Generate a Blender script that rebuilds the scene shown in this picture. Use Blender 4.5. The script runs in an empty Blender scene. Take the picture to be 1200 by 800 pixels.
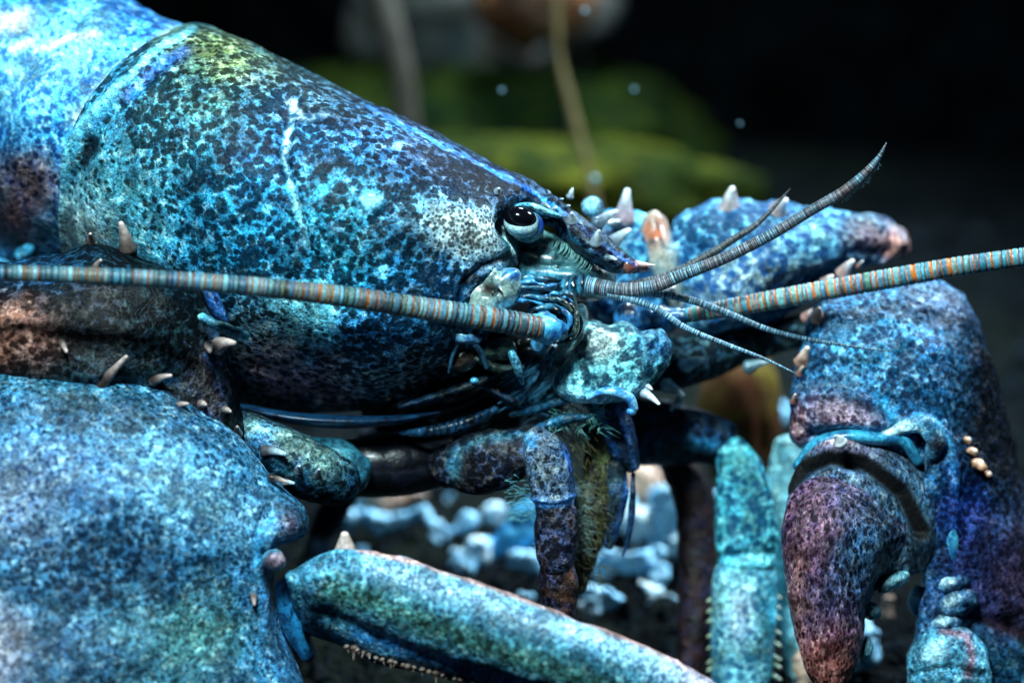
import bpy, math, random
import numpy as np
from mathutils import Vector, Matrix

random.seed(7); rng = np.random.default_rng(7)
SC = bpy.context.scene
COL = SC.collection

# ------------------------------------------------------------------ camera, world, lamps, exposure
S = 0.00021            # metres per authoring unit (one unit = one photo pixel at the reference distance)
D0 = 3333.0            # reference distance from the lens, in units
PITCH = math.radians(25)
CAM_H = 1830 * S
cam_d = bpy.data.cameras.new('camera'); cam = bpy.data.objects.new('camera', cam_d); COL.objects.link(cam)
cam.location = (0, 0, CAM_H); cam.rotation_euler = (math.radians(90) - PITCH, 0, 0)
cam_d.sensor_width = 36; cam_d.lens = 100; cam_d.clip_start = 0.02; cam_d.clip_end = 30
cam_d.dof.use_dof = True; cam_d.dof.focus_distance = (D0 - 165) * S; cam_d.dof.aperture_fstop = 5.4
SC.camera = cam
w = bpy.data.worlds.new('World'); SC.world = w; w.use_nodes = True
w.node_tree.nodes['Background'].inputs[0].default_value = (0.03, 0.16, 0.3, 1)
w.node_tree.nodes['Background'].inputs[1].default_value = 0.07
vs = SC.view_settings; vs.view_transform = 'Standard'; vs.look = 'None'; vs.exposure = 0.0; vs.gamma = 1; vs.use_curve_mapping = False
SC.render.engine = 'CYCLES'; SC.cycles.use_denoising = True
CF, SF = math.cos(PITCH), math.sin(PITCH)
def to_world(P):       # camera-frame authoring coordinates -> metres in the world
    P = np.asarray(P, float)
    k = (D0 + P[..., 2]) / D0
    X = (P[..., 0] - 600) * k; Y = (400 - P[..., 1]) * k; Z = D0 + P[..., 2]
    return np.stack([X * S, (Z * CF + Y * SF) * S, CAM_H + (Y * CF - Z * SF) * S], -1)
def area(name, loc, target, size, power, col, sy=None, spread=180):
    l = bpy.data.lights.new(name, 'AREA'); l.spread = math.radians(spread); l.energy = power; l.color = col; l.size = size
    if sy: l.shape = 'RECTANGLE'; l.size_y = sy
    o = bpy.data.objects.new(name, l); COL.objects.link(o); o.location = loc
    o.rotation_euler = (Vector(target) - Vector(loc)).to_track_quat('-Z', 'Y').to_euler(); return o
area('tank_or_fill_lamp', (-0.10, 0.38, 0.60), (0.0, 0.68, 0.05), 0.12, 1.42, (0.70, 0.94, 0.98), 0.10, 75)
area('tank_or_fill_lamp', (0.33, 0.86, 0.40), (0.03, 0.73, 0.01), 0.10, 1.0, (0.72, 0.90, 1.0), None, 70)  # unseen fill lamp added at the right to brighten the coral pieces
area('tank_or_fill_lamp', (0.03, 0.98, 0.45), (-0.01, 0.95, 0.0), 0.08, 0.13, (0.95, 1.0, 0.9), None, 60)  # unseen lamp added above the mossy rocks to brighten them

area('tank_or_fill_lamp', (0.07, 1.03, 0.40), (0.015, 0.79, 0.0), 0.08, 1.25, (0.70, 0.91, 1.0), None, 55)  # back lamp added to brighten the coral fragments behind the body
# ------------------------------------------------------------------ numeric helpers
def vnoise(P, scale, seed=0):
    Q = np.asarray(P, float) / scale + seed * 17.31
    i = np.floor(Q).astype(np.int64); f = Q - i; f = f * f * (3 - 2 * f)
    def h(a, b, c):
        n = (a * 73856093) ^ (b * 19349663) ^ (c * 83492791) ^ (seed * 2654435)
        n = (n ^ (n >> 13)) * 1274126177 & 0x7fffffff
        n = (n ^ (n >> 16)) & 0xffff
        return n / 65535.0
    r = 0
    for a in (0, 1):
        for b in (0, 1):
            for c in (0, 1):
                wgt = (f[..., 0] if a else 1 - f[..., 0]) * (f[..., 1] if b else 1 - f[..., 1]) * (f[..., 2] if c else 1 - f[..., 2])
                r = r + wgt * h(i[..., 0] + a, i[..., 1] + b, i[..., 2] + c)
    return r * 2 - 1
def fbm(P, scale, seed=0, octv=3):
    return sum(vnoise(P, scale / 2 ** k, seed + k) / 2 ** k for k in range(octv))
def spline(pts, n, closed=False):
    pts = np.asarray(pts, float); m = len(pts)
    if closed: ext = np.vstack([pts[-1], pts, pts[0], pts[1]]); segs = m
    else: ext = np.vstack([2 * pts[0] - pts[1], pts, 2 * pts[-1] - pts[-2]]); segs = m - 1
    L = np.array([np.linalg.norm(ext[k + 2][:2] - ext[k + 1][:2]) + 1e-6 for k in range(segs)])
    cum = np.concatenate([[0], np.cumsum(L)])
    t = np.linspace(0, cum[-1], n, endpoint=not closed)
    k = np.clip(np.searchsorted(cum, t, side='right') - 1, 0, segs - 1)
    f = ((t - cum[k]) / L[k])[:, None]
    p0, p1, p2, p3 = ext[k], ext[k + 1], ext[k + 2], ext[k + 3]
    # non-uniform tangents
    d1 = np.linalg.norm((p1 - p0)[:, :2], axis=1)[:, None] + 1e-6; d2 = L[k][:, None]; d3 = np.linalg.norm((p3 - p2)[:, :2], axis=1)[:, None] + 1e-6
    m1 = ((p1 - p0) / d1 * d2 + (p2 - p1) / d2 * d1) / (d1 + d2) * d2
    m2 = ((p2 - p1) / d2 * d3 + (p3 - p2) / d3 * d2) / (d2 + d3) * d2
    f2, f3 = f * f, f * f * f
    return (2 * f3 - 3 * f2 + 1) * p1 + (f3 - 2 * f2 + f) * m1 + (-2 * f3 + 3 * f2) * p2 + (f3 - f2) * m2
def seg_dist(P, line):
    line = np.asarray(line, float); best = np.full(P.shape[:-1], 1e9)
    for a, b in zip(line[:-1], line[1:]):
        ab = b - a; t = np.clip(((P[..., 0] - a[0]) * ab[0] + (P[..., 1] - a[1]) * ab[1]) / (ab @ ab + 1e-9), 0, 1)
        best = np.minimum(best, np.hypot(P[..., 0] - a[0] - t * ab[0], P[..., 1] - a[1] - t * ab[1]))
    return best
def hx(s):   # sRGB hex -> linear
    v = [int(s[i:i + 2], 16) / 255 for i in (0, 2, 4)]
    return np.array([((c + .055) / 1.055) ** 2.4 if c > .04045 else c / 12.92 for c in v])

# a look = (light colour, dark colour, [spot cover, micro speckle, blotch, roughness])
def look(c, d, p): return (hx(c), hx(d), np.array(p, float))
CYAN = look('3a9fc8', '06182c', [.55, .3, .5, .42])
DEEP = look('1f63b4', '050b20', [.62, .3, .6, .4])
TEAL = look('3f9aa6', '0a2430', [.5, .35, .5, .45])
CREAM = look('b9c2bd', '0a1c2a', [.12, .62, .3, .5])
GREEN = look('6f8a4a', '16241a', [.55, .4, .6, .5])
BROWN = look('5a3a34', '120a0c', [.5, .4, .6, .5])
DUSK = look('24485a', '05090e', [.6, .4, .7, .45])
WHITE = look('b8c8ce', '6f9cb4', [0, .05, .2, .35])
BLACK = look('04070c', '020306', [0, 0, .1, .4])
TIP = look('c89a86', '6b3c34', [.1, .5, .4, .45])

class Part:
    """collects grids, then links them as ONE mesh object"""
    def __init__(s): s.V = []; s.F = []; s.A = []; s.n = 0; s.M = []
    def add(s, V, F, A, mat=0):
        s.V.append(V); s.F.append(F + s.n); s.A.append(A); s.n += len(V); s.M.append(np.full(len(F), mat))
    def grid(s, P, A, mat=0):
        nu, nv = P.shape[:2]
        i = np.arange(nu - 1)[:, None]; j = np.arange(nv)[None, :]; j2 = (j + 1) % nv
        F = np.stack([i * nv + j, i * nv + j2, (i + 1) * nv + j2, (i + 1) * nv + j], -1).reshape(-1, 4)
        s.add(P.reshape(-1, 3), F, A.reshape(-1, 10), mat)
    def build(s, name, mats, parent=None, base=None):
        V = np.vstack(s.V); F = np.vstack(s.F); A = np.vstack(s.A); M = np.concatenate(s.M); mats = list(mats) if isinstance(mats, (list, tuple)) else [mats]
        if (M < 0).any(): M = np.where(M < 0, len(mats), M); mats.append(M_HORN)
        W = to_world(V)
        org = np.array(parent_world(parent)) if parent else (np.array(base) if base is not None else np.array([W[:, 0].mean(), W[:, 1].mean(), W[:, 2].min()]))
        me = bpy.data.meshes.new(name)
        me.vertices.add(len(V)); me.vertices.foreach_set('co', (W - org).astype(np.float32).ravel())
        me.loops.add(F.size); me.loops.foreach_set('vertex_index', F.astype(np.int32).ravel())
        me.polygons.add(len(F)); me.polygons.foreach_set('loop_start', np.arange(0, F.size, 4, dtype=np.int32))
        me.polygons.foreach_set('loop_total', np.full(len(F), 4, dtype=np.int32))
        me.update(calc_edges=True); me.validate()
        for nm, sl in (('col', slice(0, 3)), ('dk', slice(3, 6))):
            a = me.attributes.new(nm, 'FLOAT_COLOR', 'POINT')
            a.data.foreach_set('color', np.hstack([A[:, sl], np.ones((len(A), 1))]).astype(np.float32).ravel())
        a = me.attributes.new('par', 'FLOAT_COLOR', 'POINT'); a.data.foreach_set('color', A[:, 6:10].astype(np.float32).ravel())
        if len(me.polygons) == len(M): me.polygons.foreach_set('material_index', M.astype(np.int32))
        me.polygons.foreach_set('use_smooth', np.ones(len(me.polygons), bool))
        for m in mats: me.materials.append(m)
        o = bpy.data.objects.new(name, me); COL.objects.link(o)
        if parent: o.parent = parent; o.location = (0, 0, 0)
        else: o.location = org
        return o
def parent_world(p):
    l = Vector((0, 0, 0))
    while p: l += p.location; p = p.parent
    return l
def tag(o, label=None, cat=None, group=None, kind=None):
    if label: o['label'] = label
    if cat: o['category'] = cat
    if group: o['group'] = group
    if kind: o['kind'] = kind
    return o
def empty(name, loc):
    o = bpy.data.objects.new(name, None); COL.objects.link(o); o.location = loc; o.empty_display_size = .02; return o

def normals(P, C):
    du = np.gradient(P, axis=0); dv = (np.roll(P, -1, 1) - np.roll(P, 1, 1)) / 2
    n = np.cross(du, dv); n /= np.linalg.norm(n, axis=-1, keepdims=True) + 1e-9
    sgn = np.sign((n * (P - C)).sum(-1).mean()) or 1
    return n * sgn
def paint(P, base, zones=(), jit=10, js=26):
    base10 = np.concatenate(base)
    A = np.broadcast_to(base10, P.shape[:-1] + (10,)).copy()
    J = np.stack([fbm(P, js, 11), fbm(P, js, 23)], -1) * jit
    Q = P[..., :2] + J
    for z in zones:
        if z[0] == 'L':      # ('L', line, width, look, strength)
            g = np.exp(-(seg_dist(P[..., :2] + J * .15, z[1]) / z[2]) ** 2) * z[4]; lk = z[3]
        else:                # (cx, cy, rx, ry, angle, look, strength)
            cx, cy, rx, ry, an, lk, st = z; c, s_ = math.cos(math.radians(an)), math.sin(math.radians(an))
            x, y = Q[..., 0] - cx, Q[..., 1] - cy
            g = np.exp(-(((x * c + y * s_) / rx) ** 2 + ((-x * s_ + y * c) / ry) ** 2) ** 1.6) * st
        A += (np.concatenate(lk) - A) * np.clip(g, 0, 1)[..., None]
    blue = np.clip((A[..., 2] - A[..., 0]) / (A[..., 2] + 1e-4) * 1.4, 0, 1)[..., None]
    A[..., :3] *= 1 - blue * np.array([.32, .11, .10])
    return A
def sculpt(P, C, feats=(), bump=(), front=True):
    N = normals(P, C); dsp = np.zeros(P.shape[:2])
    fw = np.clip(-N[..., 2] * 2 + .6, 0, 1) if front else 1
    for f in feats:
        if f[0] == 'L': dsp += f[3] * np.exp(-(seg_dist(P[..., :2], f[1]) / f[2]) ** 2) * fw        # line ridge/groove
        elif f[0] == 'S':                                                                        # step across a line: ('S', line, amp, width)
            a = np.array(f[1][0], float); b = np.array(f[1][-1], float); t = (b - a) / np.linalg.norm(b - a)
            sd = (P[..., 0] - a[0]) * -t[1] + (P[..., 1] - a[1]) * t[0]
            dsp += f[2] / (1 + np.exp(-np.clip(sd / f[3], -30, 30)))
        else:
            cx, cy, rx, ry, an, amp = f; c, s_ = math.cos(math.radians(an)), math.sin(math.radians(an))
            x, y = P[..., 0] - cx, P[..., 1] - cy
            dsp += amp * np.exp(-((x * c + y * s_) / rx) ** 2 - ((-x * s_ + y * c) / ry) ** 2) * fw
    for sc_, amp, sd in bump: dsp += amp * fbm(P, sc_, sd, 2)
    return P + N * dsp[..., None]
def chord(st, nu, nv, shear=0.0, sq=1.0):
    """stations: Tx,Ty,Bx,By,d,rNear,rFar,bulge"""
    R = spline(st, nu); th = np.linspace(0, 2 * math.pi, nv, endpoint=False)
    T, B = R[:, 0:2], R[:, 2:4]; C = (T + B) / 2; H = (T - B) / 2
    cs = np.sign(np.cos(th)) * np.abs(np.cos(th)) ** sq; sn = np.sign(np.sin(th)) * np.abs(np.sin(th)) ** sq
    P = np.zeros((nu, nv, 3)); ax = np.gradient(C, axis=0); ax /= np.linalg.norm(ax, axis=1, keepdims=True) + 1e-9
    P[..., :2] = C[:, None] + H[:, None] * cs[None, :, None] - ax[:, None] * (R[:, 7][:, None] * (sn ** 2)[None])[..., None]
    r = np.where(sn[None] > 0, R[:, 5][:, None], R[:, 6][:, None])
    P[..., 2] = R[:, 4][:, None] - r * sn[None] + shear * (P[..., 1] - C[:, 1][:, None])
    return P, np.concatenate([C, R[:, 4:5]], 1)[:, None, :]
def wrap_rings(u, n): return u * n + .22 * np.sin(u * n * .9) + .18 * np.sin(u * n * 2.3 + 1)
def tube(st, nu, nv, caps=True, sq=1.0, ring=None, flat=0):
    """stations: x,y,d,w,r ; ring=(n, depth) rounded annuli"""
    st = np.asarray(st, float); R = spline(st, nu)
    C = R[:, :3]; t = np.gradient(C, axis=0); t /= np.linalg.norm(t, axis=1, keepdims=True) + 1e-9
    n1 = np.stack([t[:, 1], -t[:, 0], 0 * t[:, 0]], 1); n1 /= np.linalg.norm(n1, axis=1, keepdims=True) + 1e-9
    n2 = np.cross(t, n1); th = np.linspace(0, 2 * math.pi, nv, endpoint=False)
    w_, r_ = R[:, 3].copy(), R[:, 4].copy(); u = np.linspace(0, 1, nu)
    if ring is not None:
        ph = wrap_rings(u, ring[0]) % 1; k = 1 - ring[1] * (1 - np.sqrt(np.clip(1 - (2 * ph - 1) ** 4, 0, 1)))
        w_ *= k; r_ *= k
    cs = np.sign(np.cos(th)) * np.abs(np.cos(th)) ** sq; sn = np.sign(np.sin(th)) * np.abs(np.sin(th)) ** sq
    P = C[:, None] + n1[:, None] * (w_[:, None] * cs)[..., None] + n2[:, None] * (r_[:, None] * sn)[..., None]
    if caps:   # rounded ends
        def cap(k, sgn):
            out = []; m = 5
            for q in range(1, m + 1):
                a = q / m * math.pi / 2; rr = math.cos(a) if q < m else 0.02
                out.append(C[k] + sgn * t[k] * math.sin(a) * w_[k] * caps + (P[k] - C[k]) * rr)
            return out
        P = np.concatenate([np.array(cap(0, -1))[::-1], P, np.array(cap(-1, 1))], 0); C = np.concatenate([np.repeat(C[:1], 5, 0), C, np.repeat(C[-1:], 5, 0)], 0)
    return P, C[:, None, :]
def inflate(outline, d, hf, hb, nu=90, nv=160, centre=None, tilt=(0, 0), pw=1.0):
    """closed outline given real thickness: hf towards the lens, hb away from it"""
    O = spline(outline, nv, True); c = np.array(centre if centre is not None else O.mean(0), float)
    ph = np.linspace(0.001, math.pi - .001, nu); rho = np.sin(ph) ** pw; rho[0] = rho[-1] = 0; z = -np.cos(ph)
    K = np.exp(-(np.minimum(np.arange(nv), nv - np.arange(nv)) / (nv * .045)) ** 2); K /= K.sum()
    OS = np.stack([np.real(np.fft.ifft(np.fft.fft(O[:, i]) * np.fft.fft(K))) for i in (0, 1)], 1); kk = (rho ** 5)[:, None, None]
    P = np.zeros((nu, nv, 3)); P[..., :2] = c + ((O - c)[None] * kk + (OS - c)[None] * (1 - kk)) * rho[:, None, None]
    P[..., 2] = d + np.where(z < 0, z * hf, z * hb)[:, None] + tilt[0] * (P[..., 0] - c[0]) + tilt[1] * (P[..., 1] - c[1])
    return P, np.array([c[0], c[1], d])[None, None]
def depth_at(P, x, y, sink=0):
    F = P.reshape(-1, 3); q = np.hypot(F[:, 0] - x, F[:, 1] - y); near = F[q < max(6, q.min() + 4)]
    return near[:, 2].min() + sink
def spine(part, bx, by, bd, tx, ty, td, r, c1=None, c2=None, mat=-1, blunt=.35, n=14):
    """curved thorn with a flared root and a pale blunt tip"""
    c1 = c1 or look('1a3448', '0a1420', [0, .2, .2, .4]); c2 = c2 or WHITE
    b = np.array([bx, by, bd], float); t = np.array([tx, ty, td], float); st = []
    for u in np.linspace(0, 1, 7):
        rr = r * (.25 * (1 - u) ** 2 + .62 - .34 * u ** 1.3 + .4 * max(0, .2 - u)) if blunt > .25 else r * ((1 - u) ** 1.4 * .55 + blunt * (1.05 - u * .5) + .5 * max(0, .25 - u) * 3)
        p = b + (t - b) * u; st.append((p[0], p[1] - .12 * r * math.sin(u * math.pi), p[2], rr, rr))
    P, C = tube(st, n, 14, caps=.9)
    u = np.clip(np.linalg.norm(P - b, axis=-1) / (np.linalg.norm(t - b) + 1e-6), 0, 1)
    k = np.clip((u - .28) / .6, 0, 1)[..., None]
    A = np.concatenate(c1) * (1 - k) + np.concatenate(c2) * k
    part.grid(P, A, mat)
def hairs(part, pts, lk, r=.8, mat=0, n=6):
    for p in pts:          # p = list of 3-D points
        P, C = tube([(q[0], q[1], q[2], max(.12, r * (1 - i / (len(p) - .6))), max(.12, r * (1 - i / (len(p) - .6)))) for i, q in enumerate(p)], n, 5, caps=0)
        part.grid(P, paint(P, lk, jit=0), mat)

# ------------------------------------------------------------------ materials
class NT:
    def __init__(s, name):
        s.m = bpy.data.materials.new(name); s.m.use_nodes = True; s.t = s.m.node_tree; s.b = s.t.nodes['Principled BSDF']
    def n(s, typ, **k):
        nd = s.t.nodes.new(typ)
        for a, v in k.items(): setattr(nd, a, v)
        return nd
    def l(s, a, b): s.t.links.new(a, b)
    def put(s, sock, v):
        if hasattr(v, 'is_linked') or hasattr(v, 'links'): s.l(v, sock)
        else: sock.default_value = v
    def math(s, op, a, b=0.0, c=None, clamp=False):
        nd = s.n('ShaderNodeMath', operation=op, use_clamp=clamp); s.put(nd.inputs[0], a); s.put(nd.inputs[1], b)
        if c is not None: s.put(nd.inputs[2], c)
        return nd.outputs[0]
    def ramp(s, x, lo, hi, a=0.0, b=1.0):
        nd = s.n('ShaderNodeMapRange', interpolation_type='SMOOTHSTEP'); s.put(nd.inputs[0], x)
        s.put(nd.inputs[1], lo); s.put(nd.inputs[2], hi); nd.inputs[3].default_value = a; nd.inputs[4].default_value = b; return nd.outputs[0]
    def mix(s, f, a, b, mode='MIX'):
        nd = s.n('ShaderNodeMix', data_type='RGBA', blend_type=mode); s.put(nd.inputs[0], f); s.put(nd.inputs[6], a); s.put(nd.inputs[7], b); return nd.outputs[2]
    def noise(s, v, sc, det=2, rough=.5, dist=0):
        nd = s.n('ShaderNodeTexNoise'); s.l(v, nd.inputs['Vector']); nd.inputs['Scale'].default_value = sc
        nd.inputs['Detail'].default_value = det; nd.inputs['Roughness'].default_value = rough; nd.inputs['Distortion'].default_value = dist; return nd
    def voro(s, v, sc, feat='F1'):
        nd = s.n('ShaderNodeTexVoronoi', feature=feat); s.l(v, nd.inputs['Vector']); nd.inputs['Scale'].default_value = sc; return nd
def coords(T, stretch=(1, 1, 1), rot=(0, 0, 0)):
    tc = T.n('ShaderNodeTexCoord'); mp = T.n('ShaderNodeMapping'); T.l(tc.outputs['Object'], mp.inputs[0])
    mp.inputs['Rotation'].default_value = rot; mp.inputs['Scale'].default_value = [q / S for q in stretch]; return mp.outputs[0]   # texture space in units
def shell(name, cell=9.0, soft=0.0, stretch=(1, 1, 1), rot=(0, 0, 0), bump=.5, warp=.55, coat=.05):
    T = NT(name); v = coords(T, stretch, rot)
    col = T.n('ShaderNodeAttribute', attribute_name='col'); dk = T.n('ShaderNodeAttribute', attribute_name='dk'); par = T.n('ShaderNodeAttribute', attribute_name='par')
    sp = T.n('ShaderNodeSeparateColor'); T.l(par.outputs['Color'], sp.inputs[0])
    wn = T.noise(v, .9 / cell, 3, .6)
    vm = T.n('ShaderNodeVectorMath', operation='MULTIPLY_ADD'); T.l(wn.outputs['Color'], vm.inputs[0]); vm.inputs[1].default_value = (cell * warp * 2,) * 3; T.l(v, vm.inputs[2]); vw = vm.outputs[0]
    big = T.noise(v, .11 / cell, 2, .5).outputs[0]; mid = T.noise(v, .45 / cell, 3, .6).outputs[0]; fine = T.noise(v, .33, 3, .7).outputs[0]
    vor = T.voro(vw, 1.0 / cell).outputs['Distance']
    vorb = T.voro(vw, .6 / cell).outputs['Distance']; mxn = T.ramp(T.noise(v, .17 / cell, 2, .5).outputs[0], .50, .66)
    vor = T.math('ADD', T.math('MULTIPLY', vor, T.math('SUBTRACT', 1.0, mxn)), T.math('MULTIPLY', vorb, mxn))
    vor2 = T.voro(vw, 2.1 / cell).outputs['Distance']
    thr = T.math('ADD', T.math('MULTIPLY', sp.outputs[0], .95), T.math('MULTIPLY', T.math('SUBTRACT', big, .5), T.math('MULTIPLY', sp.outputs[0], 1.0)))
    thr = T.math('ADD', thr, T.math('MULTIPLY', T.math('SUBTRACT', mid, .5), T.math('MULTIPLY', sp.outputs[0], .9)))
    med = T.noise(vw, 1.5 / cell, 2, .6).outputs[0]
    thr = T.math('ADD', thr, T.math('MULTIPLY', T.math('SUBTRACT', med, .5), T.math('MULTIPLY', sp.outputs[0], 1.15)))
    spot = T.ramp(T.math('SUBTRACT', thr, vor), -.18 - soft, .16 + soft * .6)
    spot2 = T.ramp(T.math('SUBTRACT', T.math('SUBTRACT', thr, .17), vor2), -.06, .12)
    spot = T.math('MAXIMUM', spot, T.math('MULTIPLY', spot2, .7))
    micro = T.voro(v, 1 / 4.2).outputs['Distance']
    mthr = T.math('ADD', T.math('MULTIPLY', sp.outputs[1], .62), T.math('MULTIPLY', T.math('SUBTRACT', mid, .5), .35))
    mic = T.math('MULTIPLY', T.ramp(T.math('SUBTRACT', mthr, micro), -.08, .12), T.ramp(sp.outputs[1], 0, .12))
    # base tone: patches wander between deeper blue and paler
    c0 = col.outputs['Color']
    bl = T.math('MULTIPLY', T.ramp(mid, .40, .66), sp.outputs[2])
    c1 = T.mix(T.math('MULTIPLY', bl, .75), c0, (0.010, 0.10, 0.36, 1))
    hi = T.math('MULTIPLY', T.ramp(T.noise(v, .8 / cell, 2, .6).outputs[0], .50, .68), .72)
    bw = T.n('ShaderNodeRGBToBW'); T.l(c0, bw.inputs[0])
    c2 = T.mix(hi, c1, T.mix(T.ramp(bw.outputs[0], .02, .16, 0, .26), T.mix(1.0, c0, (2.4, 2.1, 1.8, 1), 'MULTIPLY'), (.72, .80, .82, 1)))
    fl = T.math('MULTIPLY', T.ramp(fine, .3, .72, .45, 1.4), T.ramp(T.noise(v, .16, 4, .75).outputs[0], .36, .66, .5, 1.5))
    fc = T.n('ShaderNodeCombineColor'); [T.l(fl, fc.inputs[i]) for i in range(3)]
    c3 = T.mix(1.0, c2, fc.outputs[0], 'MULTIPLY')
    pt = T.ramp(T.noise(v, .22 / cell, 3, .6).outputs[0], .34, .68, .5, 1.9)
    pc = T.n('ShaderNodeCombineColor'); [T.l(pt, pc.inputs[i]) for i in range(3)]
    c3 = T.mix(1.0, c3, pc.outputs[0], 'MULTIPLY')
    c4 = T.mix(T.math('MULTIPLY', mic, .8), c3, dk.outputs['Color'])
    c5 = T.mix(T.math('MULTIPLY', spot, .93), c4, dk.outputs['Color'])
    T.l(c5, T.b.inputs['Base Color']); T.l(T.math('MULTIPLY_ADD', T.math('MAXIMUM', spot, mic), -.20, .26), T.b.inputs['Specular IOR Level'])
    T.l(T.math('ADD', par.outputs['Alpha'], T.math('MULTIPLY', T.math('SUBTRACT', fine, .5), .35), clamp=True), T.b.inputs['Roughness'])
    T.b.inputs['Coat Weight'].default_value = coat; T.b.inputs['Coat Roughness'].default_value = .25
    h = T.math('ADD', T.math('MULTIPLY', fine, .5), T.math('ADD', T.math('MULTIPLY', micro, .35), T.math('MULTIPLY', T.noise(v, .7 / cell, 2, .5).outputs[0], .9)))
    h = T.math('SUBTRACT', h, T.math('MULTIPLY', spot, .15))
    bn = T.n('ShaderNodeBump'); bn.inputs['Strength'].default_value = bump; bn.inputs['Distance'].default_value = 4.0 * S; T.l(h, bn.inputs['Height']); T.l(bn.outputs[0], T.b.inputs['Normal'])
    T.l(bn.outputs[0], T.b.inputs['Coat Normal'])
    return T.m
M_SHELL = shell('shell_mottled', 9.0, warp=.6)
M_CLAW = shell('shell_granular', 7.0, soft=.08, warp=.7, bump=.5)
M_FAR = shell('shell_coarse', 11.0, soft=.02, warp=.5, bump=.9)
M_DACT = shell('shell_streaked', 6.0, soft=.1, stretch=(1.1, .8, .55), warp=.7, bump=.6)
def flesh(name, rough=.3, ridge=None, bump=.3):
    T = NT(name); v = coords(T); col = T.n('ShaderNodeAttribute', attribute_name='col'); dk = T.n('ShaderNodeAttribute', attribute_name='dk')
    n1 = T.noise(v, .06, 4, .65, .6).outputs[0]; n2 = T.noise(v, .3, 3, .7).outputs[0]
    c = T.mix(T.ramp(n1, .42, .62), col.outputs['Color'], dk.outputs['Color'])
    f = T.ramp(n2, .3, .7, .6, 1.3); fc = T.n('ShaderNodeCombineColor'); [T.l(f, fc.inputs[i]) for i in range(3)]
    T.l(T.mix(1.0, c, fc.outputs[0], 'MULTIPLY'), T.b.inputs['Base Color']); T.b.inputs['Roughness'].default_value = rough
    T.b.inputs['Coat Weight'].default_value = .3; T.b.inputs['Coat Roughness'].default_value = .15
    bn = T.n('ShaderNodeBump'); bn.inputs['Strength'].default_value = bump; bn.inputs['Distance'].default_value = 4 * S
    T.l(T.math('ADD', n1, T.math('MULTIPLY', n2, .3)), bn.inputs['Height']); T.l(bn.outputs[0], T.b.inputs['Normal'])
    return T.m
M_FLESH = flesh('joint_flesh')
def vcol(name, rough=.45, bump=.2, grain=.35, coat=.1):
    T = NT(name); v = coords(T); col = T.n('ShaderNodeAttribute', attribute_name='col')
    n2 = T.noise(v, grain, 3, .7).outputs[0]
    f = T.ramp(n2, .3, .7, .6, 1.35); fc = T.n('ShaderNodeCombineColor'); [T.l(f, fc.inputs[i]) for i in range(3)]
    T.l(T.mix(1.0, col.outputs['Color'], fc.outputs[0], 'MULTIPLY'), T.b.inputs['Base Color']); T.b.inputs['Roughness'].default_value = rough
    T.b.inputs['Coat Weight'].default_value = coat
    bn = T.n('ShaderNodeBump'); bn.inputs['Strength'].default_value = bump; bn.inputs['Distance'].default_value = 2 * S; T.l(n2, bn.inputs['Height']); T.l(bn.outputs[0], T.b.inputs['Normal'])
    return T.m
M_RING = vcol('antenna_annuli', .5, .3, .28, .05); M_HORN = vcol('horn', .28, .12, .12, .4); M_HAIR = vcol('setae', .6, 0)
def eye_mat():
    T = NT('eye_cornea'); T.b.inputs['Base Color'].default_value = (.002, .002, .004, 1); T.b.inputs['Roughness'].default_value = .12; T.b.inputs['Specular IOR Level'].default_value = .2
    T.b.inputs['Coat Weight'].default_value = .04; T.b.inputs['Coat Roughness'].default_value = .02; return T.m
M_EYE = eye_mat()

# ------------------------------------------------------------------ the setting
def ground_pt(px, py, lift=0):
    """depth of the seabed seen at (px, py)"""
    return (CAM_H / S - lift) / (SF + (py - 400) / D0 * CF) - D0
def sandy():
    T = NT('dark_gravel_bed'); v = coords(T)
    a = T.voro(v, .085); b = T.noise(v, .012, 4, .6).outputs[0]; c = T.noise(v, .2, 3, .6).outputs[0]
    k = T.mix(T.ramp(b, .4, .65), (.001, .002, .003, 1), (.003, .0045, .0055, 1))
    k = T.mix(T.math('MULTIPLY', T.ramp(a.outputs['Distance'], .1, .5, 1, 0), .5), k, (.004, .007, .01, 1))
    g = T.ramp(T.noise(v, .0022, 3, .5).outputs[0], .48, .62)
    k = T.mix(T.math('MULTIPLY', g, .3), k, (.006, .01, .003, 1))
    T.l(k, T.b.inputs['Base Color']); T.b.inputs['Roughness'].default_value = .8; T.b.inputs['Specular IOR Level'].default_value = .03
    bn = T.n('ShaderNodeBump'); bn.inputs['Strength'].default_value = 1; bn.inputs['Distance'].default_value = 12 * S; T.l(T.math('ADD', T.math('MULTIPLY', a.outputs['Distance'], -1), T.math('MULTIPLY', c, .4)), bn.inputs['Height']); T.l(bn.outputs[0], T.b.inputs['Normal'])
    return T.m
def seabed():
    n = 130; xs = np.linspace(-2.2, 2.2, n); ys = np.linspace(-.2, 3.4, n); X, Y = np.meshgrid(xs, ys)
    Q = np.stack([X, Y, 0 * X], -1); Z = fbm(Q, .12, 3, 4) * .004 - .003
    me = bpy.data.meshes.new('seabed'); V = np.stack([X, Y, Z], -1).reshape(-1, 3)
    F = [(i * n + j, i * n + j + 1, (i + 1) * n + j + 1, (i + 1) * n + j) for i in range(n - 1) for j in range(n - 1)]
    me.from_pydata(V.tolist(), [], F); me.materials.append(sandy()); o = bpy.data.objects.new('seabed', me); COL.objects.link(o)
    me.polygons.foreach_set('use_smooth', np.ones(len(F), bool)); o['kind'] = 'structure'
seabed()

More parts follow.
